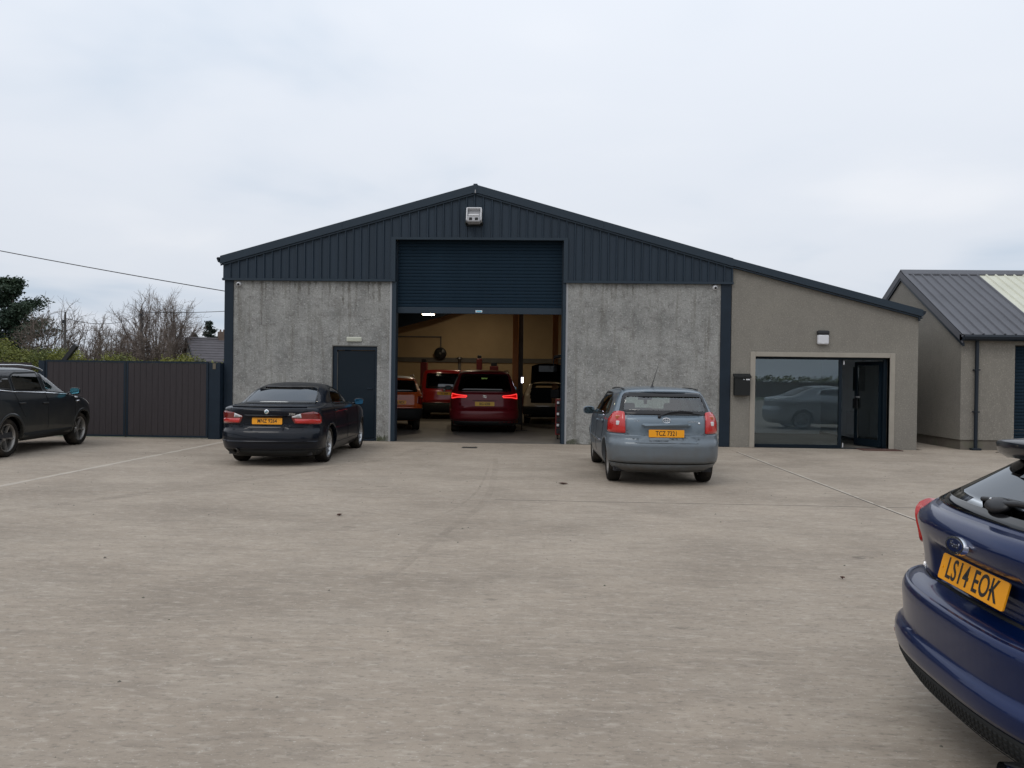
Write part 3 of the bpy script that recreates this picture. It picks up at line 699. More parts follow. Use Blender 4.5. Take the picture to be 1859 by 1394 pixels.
# jambs and lintel of the big opening
for x0, x1 in ((-3.685,OL+.02),(OR-.005,.53)):
    MB().bbox(x0,x1,-.035,.26,0,3.88,.006).build('door_jamb', MATS['trim_navy'], W)
for x in (OL-.02, OR-.03): wb('shutter_guide','steel_navy', x,x+.05,.10,.22,0,OT)
# ribbed cladding sheets, one object per metre wide sheet
def sheet(x0, x1, z0f, z1f, Y=-.045, pitch=.2, rib=.035, name='cladding_sheet', m='clad'):
    prof = []; x = x0
    k = int(round((x1-x0)/pitch)); p = (x1-x0)/k
    for i in range(k):
        a = x0+i*p; prof += [(a,Y),(a+p*.36,Y),(a+p*.42,Y-.002),(a+p*.5,Y),(a+p*.76,Y),(a+p*.82,Y-rib),(a+p*.94,Y-rib),(a+p,Y)]
    pr = []
    for t in prof:
        if not pr or abs(pr[-1][0]-t[0]) > 1e-6: pr.append(t)
    vs = []
    for (a, yy) in pr: vs += [(a,yy,z0f(a)), (a,yy,z1f(a)-.004)]
    mb = MB().add(vs, [(2*i,2*i+2,2*i+3,2*i+1) for i in range(len(pr)-1)])
    # back face closes the sheet
    mb.box(x0+.002,x1-.002,Y+.004,Y+.030,max(z0f(x0),z0f(x1)),min(z1f(x0),z1f(x1))-.05)
    return mb.build(name, MATS[m], W, fix=False)
zt = lambda x: roofz(x)-.10
edges = [-7.84,-6.8,-5.8,-4.8,OL-.09]
for a, b in zip(edges[:-1], edges[1:]): sheet(a, b, lambda x: 3.93, zt)
edges = [OR+.09,1.55,2.55,3.55,4.49]
for a, b in zip(edges[:-1], edges[1:]): sheet(a, b, lambda x: 3.93, zt)
edges = [OL-.09,-2.8,-1.68,-.6,OR+.09]
for a, b in zip(edges[:-1], edges[1:]): sheet(a, b, lambda x: OT+.06, zt)
wb('flashing','trim_navy', -7.85,OL-.0,-.085,-.0,3.875,3.93); wb('flashing','trim_navy', OR,4.495,-.085,-.0,3.875,3.93)
wb('flashing','trim_navy', OL-.10,OR+.10,-.09,.0,OT+.0,OT+.06)
for x0, x1 in ((OL-.10,OL-.0),(OR,OR+.10)): wb('flashing','trim_navy', x0,x1,-.088,.06,3.93,OT)
# gable backing
q = MB(); q.prism([(-7.80,3.92),(OL-.05,3.92),(OL-.05,OT+.05),(OR+.05,OT+.05),(OR+.05,3.92),(4.44,3.92),(4.44,roofz(4.44)-.14),(RX,RZ-.14),(-7.80,roofz(-7.80)-.14)], 'y', .0, .12); q.build('gable_wall', MATS['cream_roof'], W)
# verges, ridge, roof
def verge(x0, x1, dz0, dz1, y0, y1, name, m):
    q = MB(); q.prism([(x0,roofz(x0)+dz0),(x1,roofz(x1)+dz0),(x1,roofz(x1)+dz1),(x0,roofz(x0)+dz1)], 'y', y0, y1); return q.build(name, MATS[m], W)
for x0, x1 in ((-7.89,-4.9),(-4.895,RX-.004),(RX+.004,1.4),(1.405,4.47)):
    verge(x0,x1,-.165,.0,-.125,-.10,'verge_trim','trim_navy'); verge(x0,x1,-.0,.012,-.125,.30,'verge_trim_top','trim_navy'); verge(x0+.0,x1,-.178,-.165,-.125,-.08,'verge_lip','clad')
    verge(x0,x1,-.222,-.185,-.096,-.07,'verge_flashing','trim_navy')
MB().bbox(RX-.05,RX+.05,-.135,.0,RZ-.21,RZ+.03,.012).build('ridge_finial', MATS['trim_navy'], W)
MB().tube((RX,-.14,RZ-.20),(RX,-.14,RZ-.12),.012).build('finial_bracket', MATS['plastic_grey'], W)
for (x0, x1) in ((-7.89,RX),(RX,4.46)):
    n = 6
    for k in range(n):
        a = x0+(x1-x0)*k/n; b = x0+(x1-x0)*(k+1)/n
        q = MB(); q.prism([(a,roofz(a)-.06),(b,roofz(b)-.06),(b,roofz(b)-.01),(a,roofz(a)-.01)], 'y', .0, DEP); q.build('roof_panel', MATS['roof_sheet'], W)
q = MB(); q.prism([(x+.12,z) for x, z in [(-7.97,4.43),(-8.09,4.43),(-8.11,4.40),(-8.07,4.31),(-7.97,4.27),(-7.93,4.25),(-7.93,4.28),(-7.96,4.31),(-8.04,4.34),(-8.07,4.40),(-7.97,4.40)]], 'y', -.10, DEP); q.build('gutter', MATS['gutter'], W)
# roller shutter: every slat a part
SB = 3.13
zz_ = SB+.15; k = 0; Yc = .16; sl_me = None
while zz_ < OT+.05:
    h_ = .082; q = MB(); pr = [(Yc+.010,zz_),(Yc-.004,zz_+.010),(Yc-.007,zz_+.03),(Yc-.007,zz_+.055),(Yc-.002,zz_+.074),(Yc+.006,zz_+h_-.002),(Yc+.014,zz_+h_-.002),(Yc+.014,zz_)]
    if sl_me is None:
        o = q.prism(pr, 'x', OL+.01, OR-.01).build('slat', MATS['shutter'], W); sl_me = o.data; z00 = zz_
    else:
        o = link('slat', sl_me, None, W); o.location.z = zz_-z00
    zz_ += h_
MB().bbox(OL+.01,OR-.01,Yc-.022,Yc+.02,SB,SB+.15,.008).build('bottom_rail', MATS['trim_navy'], W)
bd = MB().box(-1.66,-1.50,Yc-.026,Yc-.021,SB+.035,SB+.085).build('door_badge', MATS['white_paint'], W)
B(-1.645,-1.515,Yc-.029,Yc-.026,SB+.045,SB+.075).build('badge_print', MATS['mirror_blue'], bd)
# side door
D = 'door_navy'
f_ = MB(); f_.box(DX0,DX0+.10,.03,.15,0,DZ1); f_.box(DX1-.05,DX1,.03,.15,0,DZ1); f_.box(DX0+.10,DX1-.05,.03,.15,DZ1-.09,DZ1); fr_ = f_.build('door_frame', MATS['steel_navy'], W)
dl = MB().bbox(DX0+.115,DX1-.06,.06,.11,.06,DZ1-.10,.006).build('side_door', MATS[D], W)
MB().box(DX0+.098,DX0+.114,.045,.06,.05,DZ1-.14).build('hinge_strip', MATS['grey_steel'], dl)
MB().tube((DX1-.13,.03,1.28),(DX1-.13,.07,1.28),.014).tube((DX1-.13,.03,1.28),(DX1-.25,.03,1.28),.011).build('handle', MATS['steel_navy'], dl)
wb('door_threshold','steel_navy', DX0+.10,DX1-.05,.0,.16,0,.05)
wb('door_bead','grey_steel', DX0-.022,DX0,-.004,.03,0,DZ1+.0); wb('door_bead','grey_steel', DX0-.022,DX1+.02,-.004,.03,DZ1,DZ1+.022)
# water streaks below the cladding and moss at the foot (stains with a shape of their own)
random.seed(3)
def streak(x, w, L, m='wall_streak', z1=3.87):
    q = MB(); n = 16; vs = []
    for k in range(n+1):
        t = k/n; a = w*(.5+.5*random.random())*(1-t)**.6; ox = .02*random.random(); vs += [(x-a/2+ox,-.0016,z1-L*t),(x+a/2+ox,-.0016,z1-L*t)]
    q.add(vs, [(2*i,2*i+2,2*i+3,2*i+1) for i in range(n)]); q.build('water_stain', MATS[m], W, fix=False)
for i in range(22): streak(random.uniform(-7.5,-3.8), random.uniform(.03,.12), random.uniform(.15,.8))
for i in range(9): streak(random.uniform(.62,4.1), random.uniform(.02,.09), random.uniform(.15,.7))
streak(1.50,.07,1.15); streak(1.47,.04,.8); streak(-6.9,.10,1.1)
for (a, b) in ((-7.59,DX0-.03),(-4.03,-3.74),(.58,4.2)):
    q = MB(); n = 40; vs = []
    for k in range(n+1):
        x = a+(b-a)*k/n; vs += [(x,-.0018,.0),(x,-.0018,.05+.12*random.random())]
    q.add(vs, [(2*i,2*i+2,2*i+3,2*i+1) for i in range(n)]); q.build('moss_stain', MATS['moss_stain'], W, fix=False)
# interior
wf = B(-7.6,4.24,.0,DEP,-.10,.004).build('workshop_floor', MATS['garage_floor'], W)
q = MB(); q.prism([(-7.62,0),(4.25,0),(4.25,roofz(4.25)-.1),(RX,RZ-.1),(-7.62,roofz(-7.62)-.1)], 'y', DEP-.2, DEP); q.build('back_wall', MATS['cream_paint'], W)
wb('inner_lining','cream_paint', -7.61,-7.59,.3,DEP-.21,0,4.2); wb('inner_lining','cream_paint', 4.22,4.24,.3,DEP-.21,0,4.2)
for (x0, x1) in ((-7.6,RX),(RX,4.25)):
    q = MB(); q.prism([(x0,roofz(x0)-.10),(x1,roofz(x1)-.10),(x1,roofz(x1)-.08),(x0,roofz(x0)-.08)], 'y', .13, DEP-.2); q.build('roof_lining', MATS['cream_roof'], W)
for yy in (5.2, 10.6):
    for s0, s1 in ((-7.58,RX),(4.2,RX)):
        q = MB(); x0, x1 = min(s0,s1), max(s0,s1)
        xs_ = [s0, s0+(1.6 if s0 < s1 else -1.6), s1]; dz = [.75,.34,.28]
        top = [(x,roofz(x)-.105) for x in xs_]; bot = [(x,roofz(x)-.105-d) for x, d in zip(xs_, dz)]
        q.prism(top+bot[::-1], 'y', yy, yy+.14); q.build('steel_rafter', MATS['steel_navy'], W)
    for x in (-7.58, 4.0): wb('steel_stanchion','steel_navy', x,x+.2,yy,yy+.16,0,3.9)
q = MB(); q.prism([(-7.58,3.38),(-4.4,4.22),(-2.6,4.85),(-2.6,5.4),(-7.58,4.1)], 'y', 14.7, 14.85); q.build('steel_haunch', MATS['steel_navy'], W)
q = MB(); q.prism([(-7.4,3.2),(-7.3,3.15),(-4.9,4.62),(-5.0,4.72)], 'y', 5.0, 5.1); q.build('roof_brace', MATS['steel_navy'], W)
RB = 2.38
for yy, z0 in ((DEP-.26,RB-.13),): wb('wall_rail','grey_steel', -7.5,4.2,yy,yy+.05,z0,z0+.2)
wb('wall_conduit','grey_steel', -7.5,-4.6,DEP-.24,DEP-.21,3.35,3.40); wb('wall_conduit','grey_steel', -4.62,-4.57,DEP-.24,DEP-.21,2.5,3.4)
wb('wall_post','grey_steel', -.95,-.70,8.1,8.3,0,4.3)

# ---- gable floodlight, cameras, emergency light, bulkhead lamp, letter box
FL = thing('floodlight', 'grey square floodlight high on the navy gable', 'floodlight', (-1.70,-.08,5.25))
q = MB(); c0 = (-1.695,-.22,5.43)
R_ = Euler((rad(-14),0,0))
def fbox(name, cx, cy, cz, sx, sy, sz, m, par, bev=.012):
    bm = bmesh.new(); bmesh.ops.create_cube(bm, size=1)
    for v in bm.verts: v.co = Vector((v.co.x*sx, v.co.y*sy, v.co.z*sz))
    if bev: bmesh.ops.bevel(bm, geom=bm.edges[:], offset=bev, segments=2, profile=.5, affect='EDGES')
    Mx = Matrix.Translation(c0) @ R_.to_matrix().to_4x4() @ Matrix.Translation((cx,cy,cz))
    return MB().addbm(bm, Mx).build(name, MATS[m], par)
fbox('back_shell',0,.06,0,.30,.04,.30,'plastic_grey',FL)
fbox('rim',-.17,0,.03,.03,.14,.34,'plastic_white',FL); fbox('rim',.17,0,.03,.03,.14,.34,'plastic_white',FL); fbox('rim',0,0,.185,.37,.14,.03,'plastic_white',FL)
fbox('reflector',0,.03,.06,.30,.02,.24,'plastic_grey',FL,0.004); fbox('gear_box',0,-.02,-.11,.31,.18,.16,'plastic_grey',FL,.03)
fbox('lamp_hood',0,-.04,-.02,.25,.16,.04,'plastic_white',FL,.012)
for x in (-.07,.07): fbox('gear_lug',x,-.115,-.12,.07,.02,.06,'black_trim',FL,.006)
MB().box(-1.90,-1.49,-.10,-.075,5.22,5.28).box(-1.91,-1.88,-.22,-.08,5.25,5.30).box(-1.51,-1.48,-.22,-.08,5.25,5.30).build('bracket', MATS['black_trim'], FL)
for (x, z, lb) in ((-7.46,3.79,'white dome camera under the cladding at the left corner of the workshop'),(4.07,3.80,'white dome camera under the cladding beside the office wall')):
    cm = thing('security_camera', lb, 'camera', (x,0,z), group='dome cameras on the workshop wall')
    MB().lathe([(-.0,.0),(-.0,.062),(-.02,.064),(-.045,.05),(-.07,.03),(-.082,0)],20,'y',(x,0,z)).build('housing', MATS['plastic_white'], cm)
    bm = bmesh.new(); bmesh.ops.create_uvsphere(bm, u_segments=14, v_segments=10, radius=.031)
    MB().addbm(bm, Matrix.Translation((x+.005,-.066,z-.012)), True).build('lens', MATS['black_gloss'], cm)
EM = thing('emergency_light', 'pale oblong emergency light above the navy side door', 'light', (-4.60,0,2.42))
MB().bbox(-4.78,-4.415,-.05,.0,2.415,2.525,.012).build('body', MATS['lens_yellowed'], EM)
for z in (2.44,2.468,2.496): MB().bbox(-4.77,-4.425,-.058,-.05,z,z+.018,.004,1).build('rib', MATS['lens_yellowed'], EM)

O = thing('office', 'beige rendered office extension with sloping roof wide dark window and open glass door', 'office', (6.6,0,0))
def ob(name, m, *a): return MB().box(*a).build(name, MATS[m], O)
def orz(x): return 4.47-(x-4.48)*(4.47-3.30)/(8.93-4.48)
AX0, AX1, AZ = 5.055, 8.20, 2.17; TH = .30
q = MB()
q.prism([(4.475,0),(AX0,0),(AX0,AZ),(AX0,orz(AX0)-.12),(4.475,orz(4.475)-.12)], 'y', .0, TH)
q.prism([(AX1,0),(8.85,0),(8.85,orz(8.85)-.12),(AX1,orz(AX1)-.12)], 'y', .0, TH)
q.prism([(AX0,AZ),(AX1,AZ),(AX1,orz(AX1)-.12),(AX0,orz(AX0)-.12)], 'y', .0, TH)
q.build('front_wall', MATS['roughcast_new'], O)
ob('side_wall','roughcast_new', 8.55,8.848,TH,9,0,3.12); pass
for a in ((4.935,5.055,-.02,.13,0,AZ+.11),(8.20,8.32,-.02,.13,0,AZ+.11),(5.055,8.20,-.02,.13,AZ,AZ+.11)):
    MB().bbox(*a,.006,1).build('surround', MATS['render_smooth'], O)
q = MB()
for (x0, x1) in ((4.47,8.90),):
    for k in range(4):
        a = x0+(x1-x0)*k/4; b = x0+(x1-x0)*(k+1)/4
        MB().prism([(a,orz(a)-.165),(b,orz(b)-.165),(b,orz(b)),(a,orz(a))], 'y', -.125, -.10).build('verge_trim', MATS['trim_navy'], O)
        MB().prism([(a,orz(a)-.205),(b,orz(b)-.205),(b,orz(b)-.18),(a,orz(a)-.18)], 'y', -.10, -.004).build('verge_flashing', MATS['clad'], O)
        MB().prism([(a,orz(a)-.07),(b,orz(b)-.07),(b,orz(b)-.01),(a,orz(a)-.01)], 'y', -.10, 9).build('roof_panel', MATS['roof_sheet'], O)
MB().prism([(x-.11,z+.02) for x, z in [(8.98,3.27),(9.09,3.255),(9.07,3.19),(9.0,3.13),(8.97,3.12),(8.97,3.15),(8.98,3.17),(9.03,3.20),(9.04,3.235),(8.98,3.25)]], 'y', -.10, 9).build('gutter', MATS['gutter'], O)
MB().tube((8.83,-.07,3.05),(8.83,-.07,3.13),.03).build('gutter_outlet', MATS['gutter'], O)
# glazing: mullion, big pane, door leaf swung inwards
FY = .13
f = MB(); f.box(AX0,AX1,FY,FY+.07,AZ-.055,AZ); f.box(AX0,AX0+.035,FY,FY+.07,0,AZ-.055); f.box(7.075,7.145,FY,FY+.07,0,AZ-.055); f.box(AX1-.085,AX1,FY,FY+.07,0,AZ-.055); f.box(AX0+.035,7.075,FY,FY+.07,.0,.075)
f.box(AX0,AX1,FY-.05,FY+.09,-.0,.012)
fo = f.build('window_frame', MATS['door_navy'], O)
B(AX0+.034,7.077,FY+.03,FY+.036,.074,AZ-.054).build('window_pane', MATS['glass_office'], O)
lx, ly, th_ = AX1-.09, FY+.06, rad(70)       # hinge on the right, leaf opens into the room
dr = bpy.data.objects.new('glass_door', None); COL.objects.link(dr); dr.parent = O; dr.location = (lx-6.6, ly, 0); dr.rotation_euler = (0,0,-th_); ORG['glass_door'] = Vector((0,0,0)); ORG[dr.name] = Vector((0,0,0))
wd = .88; q = MB(); q.box(-wd,-wd+.09,-.02,.03,.03,AZ-.08); q.box(-.09,0,-.02,.03,.03,AZ-.08); q.box(-wd+.09,-.09,-.02,.03,.03,.20); q.box(-wd+.09,-.09,-.02,.03,AZ-.17,AZ-.08); q.build('door_frame', MATS['door_navy'], dr)
B(-wd+.09,-.09,.0,.006,.20,AZ-.17).build('pane', MATS['glass_door'], dr)
MB().bbox(-wd-.02,-wd+.13,-.06,-.02,.93,1.18,.01).build('lock_plate', MATS['black_plastic'], dr)
MB().tube((-wd+.2,-.05,1.22),(-wd+.09,-.05,1.22),.012).build('handle', MATS['plastic_white'], dr)
MB().tube((7.17,.10,2.00),(7.17,.10,2.09),.014).build('door_stay', MATS['plastic_white'], O); MB().tube((7.17,.10,.03),(7.17,.10,.13),.012).build('door_stay', MATS['plastic_white'], O)
# room
ob('office_floor','garage_floor', 4.5,8.55,TH,6.2,-.06,.006); ob('room_back_wall','white_paint', 4.5,8.55,5.2,5.3,0,2.9)
ob('room_wall','white_paint', 8.45,8.54,TH,5.2,0,2.9); ob('room_wall','white_paint', 4.5,4.6,TH,5.2,0,2.9); ob('room_ceiling','white_paint', 4.5,8.55,TH,5.2,2.5,2.6)
ob('skirting','black_plastic', 8.43,8.45,TH,5.2,0,.08)
RD = thing('radiator', 'white panel radiator on the office wall behind the glass door', 'radiator', (8.40,2.2,.15))
for k in range(9): MB().bbox(8.37,8.42,1.6+k*.16,1.75+k*.16,.16,.80,.008,1).build('panel', MATS['plastic_white'], RD)
PC = thing('wall_picture', 'dark framed picture on the office wall above the radiator', 'picture', (8.44,2.4,1.5))
MB().bbox(8.415,8.448,2.0,2.7,1.35,2.0,.006).build('frame', MATS['black_plastic'], PC); B(8.410,8.414,2.04,2.66,1.39,1.96).build('print', MATS['seat'], PC)
DM = thing('doormat', 'brown doormat laid before the open office door', 'doormat', (7.9,-.1,0))
MB().bbox(7.45,8.36,-.42,.02,.0,.018,.006).build('pile', MATS['mat_brown'], DM)
BL = thing('bulkhead_light', 'white lamp with black hood above the office window', 'light', (6.615,0,2.6))
MB().bbox(6.475,6.755,-.10,.0,2.70,2.80,.03,3).build('hood', MATS['black_plastic'], BL); MB().bbox(6.482,6.748,-.095,-.0,2.47,2.70,.035,3).build('diffuser', MATS['diffuser'], BL)
MB().lathe([(-.10,.0),(-.10,.012),(-.09,.016)],12,'y',(6.605,-.0,2.495)).build('sensor', MATS['plastic_white'], BL)
LB = thing('letter_box', 'black letter box on the beige wall left of the office window', 'letter box', (4.73,0,1.2))
MB().bbox(4.54,4.90,-.16,.0,1.235,1.66,.008).build('box', MATS['black_trim'], LB)
MB().prism([(-.175,1.655),(.0,1.70),(.0,1.755),(-.175,1.69)], 'x', 4.53, 4.925).build('lid', MATS['black_trim'], LB)
MB().bbox(4.80,4.89,-.166,-.158,1.60,1.63,.003,1).build('slot_label', MATS['plastic_white'], LB); MB().bbox(4.73,4.77,-.166,-.158,1.605,1.628,.003,1).build('lock', MATS['chrome'], LB)

# ================================================================ OUTBUILDING on the right
S = thing('outbuilding', 'small beige outbuilding with grey ribbed roof cream rooflight and dark roller door', 'outbuilding', (13.5,.3,0))
SX0, SX1, SY0, SYR, SEZ, SRZ = 10.0, 19.0, .28, 3.4, 2.76, 4.62; SY1 = 2*SYR-SY0
q = MB(); q.prism([(SY0,.24),(SY1,.24),(SY1,SEZ-.05),(SYR,SRZ-.08),(SY0,SEZ-.05)], 'x', SX0, SX0+.3); q.build('gable_wall', MATS['roughcast_new'], S)
for a in ((SX0+.3,11.255,SY0,SY0+.3,.24,SEZ-.03),(11.255,15.5,SY0,SY0+.3,2.52,SEZ-.03),(15.5,SX1,SY0,SY0+.3,.24,SEZ-.03),(SX0+.3,SX1,SY1-.3,SY1,.24,SEZ-.03)): MB().box(*a).build('long_wall', MATS['roughcast_new'], S)
for a in ((SX0+.03,11.255,SY0+.03,SY0+.35,0,.24),(15.5,SX1,SY0+.03,SY0+.35,0,.24),(SX0+.03,SX0+.33,SY0+.35,SY1-.02,0,.24)): MB().box(*a).build('plinth', MATS['plinth'], S)
sl = (SRZ-SEZ)/(SYR-SY0)
z = .02
sme = None
while z < 2.5:
    if sme is None: o = MB().prism([(SY0+.16,z),(SY0+.145,z+.02),(SY0+.145,z+.055),(SY0+.16,z+.078),(SY0+.175,z+.078),(SY0+.175,z)], 'x', 11.256, 15.499).build('shutter_slat', MATS['shutter'], S); sme = o.data; z0_ = z
    else: o = link('shutter_slat', sme, None, S); o.location.z = z-z0_
    z += .08
x = SX0-.02; n = 0
while x < SX1:
    wsh = 1.0; lit = 1.55 < x-SX0 < 3.4
    q = MB(); pr = []; p = .25
    for i in range(4):
        a = x+i*p; pr += [(a,0),(a+p*.70,0),(a+p*.78,.035),(a+p*.90,.035)]
    pr.append((x+1.0,0))
    vs = []
    nn = Vector((0,-sl,1)).normalized()
    for (a, hh) in pr:
        for (yy, zz2) in ((SY0-.12, SEZ-.12*sl+.07), (SYR-.05, SRZ-.05*sl+.07)):
            vs.append((a, yy+nn.y*hh, zz2+nn.z*hh))
    q.add(vs, [(2*i,2*i+2,2*i+3,2*i+1) for i in range(len(pr)-1)]); q.add([(v[0],v[1]+.01,v[2]-.03) for v in vs], [(2*i,2*i+2,2*i+3,2*i+1) for i in range(len(pr)-1)])
    k = len(pr); q.add([v for v in vs[::2]]+[(v[0],v[1]+.01,v[2]-.03) for v in vs[::2]], [(i,i+1,k+i+1,k+i) for i in range(k-1)])
    q.build('rooflight_sheet' if lit else 'roof_sheet', MATS['roof_light' if lit else 'roof_sheet'], S, fix=False)
    x += 1.0
B(SX0,SX1,SYR,SY1+.1,2.7,2.72).build('ceiling_board', MATS['cream_roof'], S)
q = MB(); q.prism([(SYR,SRZ+.02),(SY1+.12,SEZ-.1),(SY1+.12,SEZ-.02),(SYR,SRZ+.10)], 'x', SX0, SX1); q.build('rear_roof', MATS['roof_sheet'], S)
q = MB(); q.prism([(SYR-.20,SRZ-.20*sl+.09),(SYR-.19,SRZ-.19*sl+.115),(SYR,SRZ+.135),(SYR+.2,SRZ-.2*sl+.115),(SYR+.2,SRZ-.2*sl+.06)], 'x', SX0-.05, SX1); q.build('ridge_cap', MATS['roof_sheet'], S)
for (ya, yb) in ((SY0-.14,SYR),(SY1+.14,SYR)):
    za = SEZ-.14*sl; q = MB(); q.prism([(ya,za-.12),(yb,SRZ-.10),(yb,SRZ+.11),(ya,za+.09)], 'x', SX0-.06, SX0-.035); q.build('verge_trim', MATS['roof_sheet'], S)
    q = MB(); q.prism([(ya,za+.07),(yb,SRZ+.09),(yb,SRZ+.112),(ya,za+.092)], 'x', SX0-.06, SX0+.06); q.build('verge_trim_top', MATS['roof_sheet'], S)
    q = MB(); q.prism([(ya+.0,za-.20),(yb,SRZ-.17),(yb,SRZ-.10),(ya,za-.12)], 'x', SX0-.05, SX0-.001); q.build('barge_board', MATS['gutter'], S)
MB().prism([(SY0-.25,SEZ-.02),(SY0-.27,SEZ-.06),(SY0-.25,SEZ-.12),(SY0-.20,SEZ-.15),(SY0-.02,SEZ-.15),(SY0-.02,SEZ+.0),(SY0-.10,SEZ+.0),(SY0-.10,SEZ-.06),(SY0-.22,SEZ-.06)], 'x', SX0-.06, SX1).build('gutter', MATS['gutter'], S)
q = MB().tube((10.33,SY0-.07,.0),(10.33,SY0-.07,SEZ-.12),.042,n=14); q.build('downpipe', MATS['gutter'], S)
for z in (.9,1.9): MB().box(10.27,10.39,SY0-.12,SY0,z,z+.03).build('pipe_clip', MATS['gutter'], S)
MB().bbox(10.22,10.44,SY0-.14,SY0-.0,.0,.05,.01).build('pipe_shoe', MATS['gutter'], S)
B(10.5,12.2,-.35,-.31,.0,.012).build('channel_grating', MATS['joint_dark'], yard)

# ================================================================ GATES
G = thing('yard_gate', 'brown board double gates in navy steel frames left of the workshop', 'gate', (-10.1,-.25,0))
def gb(name, m, *a): return MB().box(*a).build(name, MATS[m], G)
GY = -.25
def leaf(x0, x1):
    fm = MB(); fm.box(x0,x1,GY,GY+.05,1.83,1.875); fm.box(x0,x1,GY,GY+.05,.03,.075); fm.box(x0,x0+.045,GY,GY+.05,.075,1.83); fm.box(x1-.045,x1,GY,GY+.05,.075,1.83); fm.build('leaf_frame', MATS['steel_navy'], G)
    n = int(round((x1-x0-.09)/.15)); p = (x1-x0-.09)/n
    for k in range(n): MB().bbox(x0+.045+k*p+.0022,x0+.045+(k+1)*p-.0022,GY+.005,GY+.028,.077,1.828,.003,1).build('board', MATS['brown_board'], G)
leaf(-12.14,-10.14); leaf(-10.12,-8.10)
gb('rubber_seal','black_trim', -10.14,-10.12,GY-.005,GY+.04,.02,1.86)
gb('gate_post','steel_navy', -12.30,-12.15,GY-.02,GY+.13,0,1.86)
gb('closing_panel','steel_navy', -8.095,-7.815,GY+.02,GY+.06,0,1.85); gb('closing_panel','steel_navy', -7.90,-7.822,GY+.06,.20,0,1.85)
gb('hinge_bracket','stain_rust', -7.99,-7.92,GY+.005,GY+.02,1.70,1.84)
for k in range(12): gb('fence_board','brown_board', -12.5-.2*k-.195,-12.5-.2*k,GY+.0,GY+.03,.05,1.80)
PR = thing('leaning_post', 'dark steel post leaning above the left gate', 'post', (-12.12,.3,1.5))
MB().obox((-11.93,.3,1.98),(.10,.10,.72),(0,rad(38),0)).build('bar', MATS['black_plastic'], PR)

# ================================================================ INSIDE THE WORKSHOP
def lamp(x, y, z, label, e=55, col=(1,.85,.62), tilt=0):
    t = thing('strip_light', label, 'light', (x,y,z), group='strip lights under the workshop roof')
    MB().box(x-.23,x+.23,y-.12,y+.12,z,z+.06).build('casing', MATS['mat_brown'], t)
    MB().box(x-.19,x+.19,y-.12,y+.12,z-.03,z-.002).build('tube', MATS['tube_light'], t)
    ld = bpy.data.lights.new('strip_lamp', 'AREA'); ld.shape = 'RECTANGLE'; ld.size = .4; ld.size_y = .2; ld.energy = e; ld.color = col
    lo = bpy.data.objects.new('strip_lamp', ld); COL.objects.link(lo); lo.parent = t; lo.location = (0,0,-.045)
lamp(-3.85,7.0,3.68,'lit strip light just under the raised shutter on the left', 20)
lamp(.6,9.0,4.9,'strip light over the right bay hidden by the shutter', 32)
lamp(-3.2,12.6,4.9,'strip light over the rear bay hidden by the shutter', 36)
def lift_post(x, y, label, m='red_steel', h=2.2, w=.26):
    t = thing('lift_post', label, 'vehicle lift', (x,y,0), group='posts of the vehicle lifts')
    MB().bbox(x-w/2,x+w/2,y-.14,y+.14,.02,h,.01,1).build('column', MATS[m], t); MB().box(x-.3,x+.3,y-.3,y+.3,.004,.03).build('base_plate', MATS['grey_steel'], t)
    MB().bbox(x-w*.8,x+w*.8,y-.2,y-.12,.9,1.2,.01,1).build('carriage', MATS['black_plastic'], t)
    MB().bbox(x-w*.35,x+w*.35,y-.1,y+.1,h,h+.14,.01,1).build('motor', MATS['black_plastic'], t)
lift_post(-.955,8.0,'orange lift post rising above the red people carrier','orange_steel',4.4,.20)
lift_post(.42,8.6,'orange lift post beside the right door jamb','orange_steel',4.4,.20)
lift_post(-4.75,12.0,'dark red lift post between the orange and red vehicles','red_steel',2.15)
lift_post(-5.75,10.8,'dark red lift post at the left jamb above the orange car','red_steel',2.4)
lift_post(-2.62,13.0,'dark red lift post showing above the red people carrier','red_steel',2.35,.22)
lift_post(-1.98,12.5,'dark lift post with a square motor box on the right of the people carrier roof','red_steel',2.05,.34)
WC = thing('wall_fan', 'round black fan fixed on the cream back wall above the rail', 'fan', (-4.9,15.7,2.6))
MB().lathe([(-.0,.0),(-.0,.27),(-.05,.28),(-.1,.25),(-.1,.0)],24,'y',(-4.60,15.72,2.63)).build('cage', MATS['black_plastic'], WC)
for k in range(5):
    a = k*1.2566; MB().obox((-4.60+.12*math.cos(a),15.60,2.63+.12*math.sin(a)),(.2,.01,.08),(0,-a,0)).build('blade', MATS['black_trim'], WC)
MB().lathe([(-.13,0),(-.13,.05),(-.1,.06)],14,'y',(-4.60,15.72,2.63)).build('hub', MATS['grey_steel'], WC)
ex = thing('extraction_head', 'pale pipe with a black cap above the van', 'extractor', (-4.0,14.0,0))
MB().tube((-3.55,14.0,1.2),(-3.55,14.0,2.35),.07,n=12).build('pipe', MATS['grey_steel'], ex); MB().tube((-3.55,14.0,2.35),(-3.55,14.0,2.43),.16,.10,n=14).build('cap', MATS['black_plastic'], ex)
TC = thing('tool_chest', 'red and black tool chest at the right jamb with white drawer fronts', 'tool chest', (.35,1.6,0))
MB().bbox(.34,.90,1.4,2.0,.12,1.05,.01).build('cabinet', MATS['red_steel'], TC)
for k in range(6): MB().bbox(.36,.88,1.37,1.4,.16+k*.145,.285+k*.145,.006,1).build('drawer', MATS['black_plastic'], TC)
for k in (1,3,5): MB().bbox(.37,.43,1.355,1.37,.20+k*.145,.26+k*.145,.004,1).build('drawer_label', MATS['plastic_white'], TC)
for x, y in ((.40,1.47),(.84,1.47),(.40,1.93),(.84,1.93)): MB().lathe([(-.02,.0),(-.02,.055),(.02,.055),(.02,0)],14,'x',(x,y,.06)).build('castor', MATS['rubber'], TC)
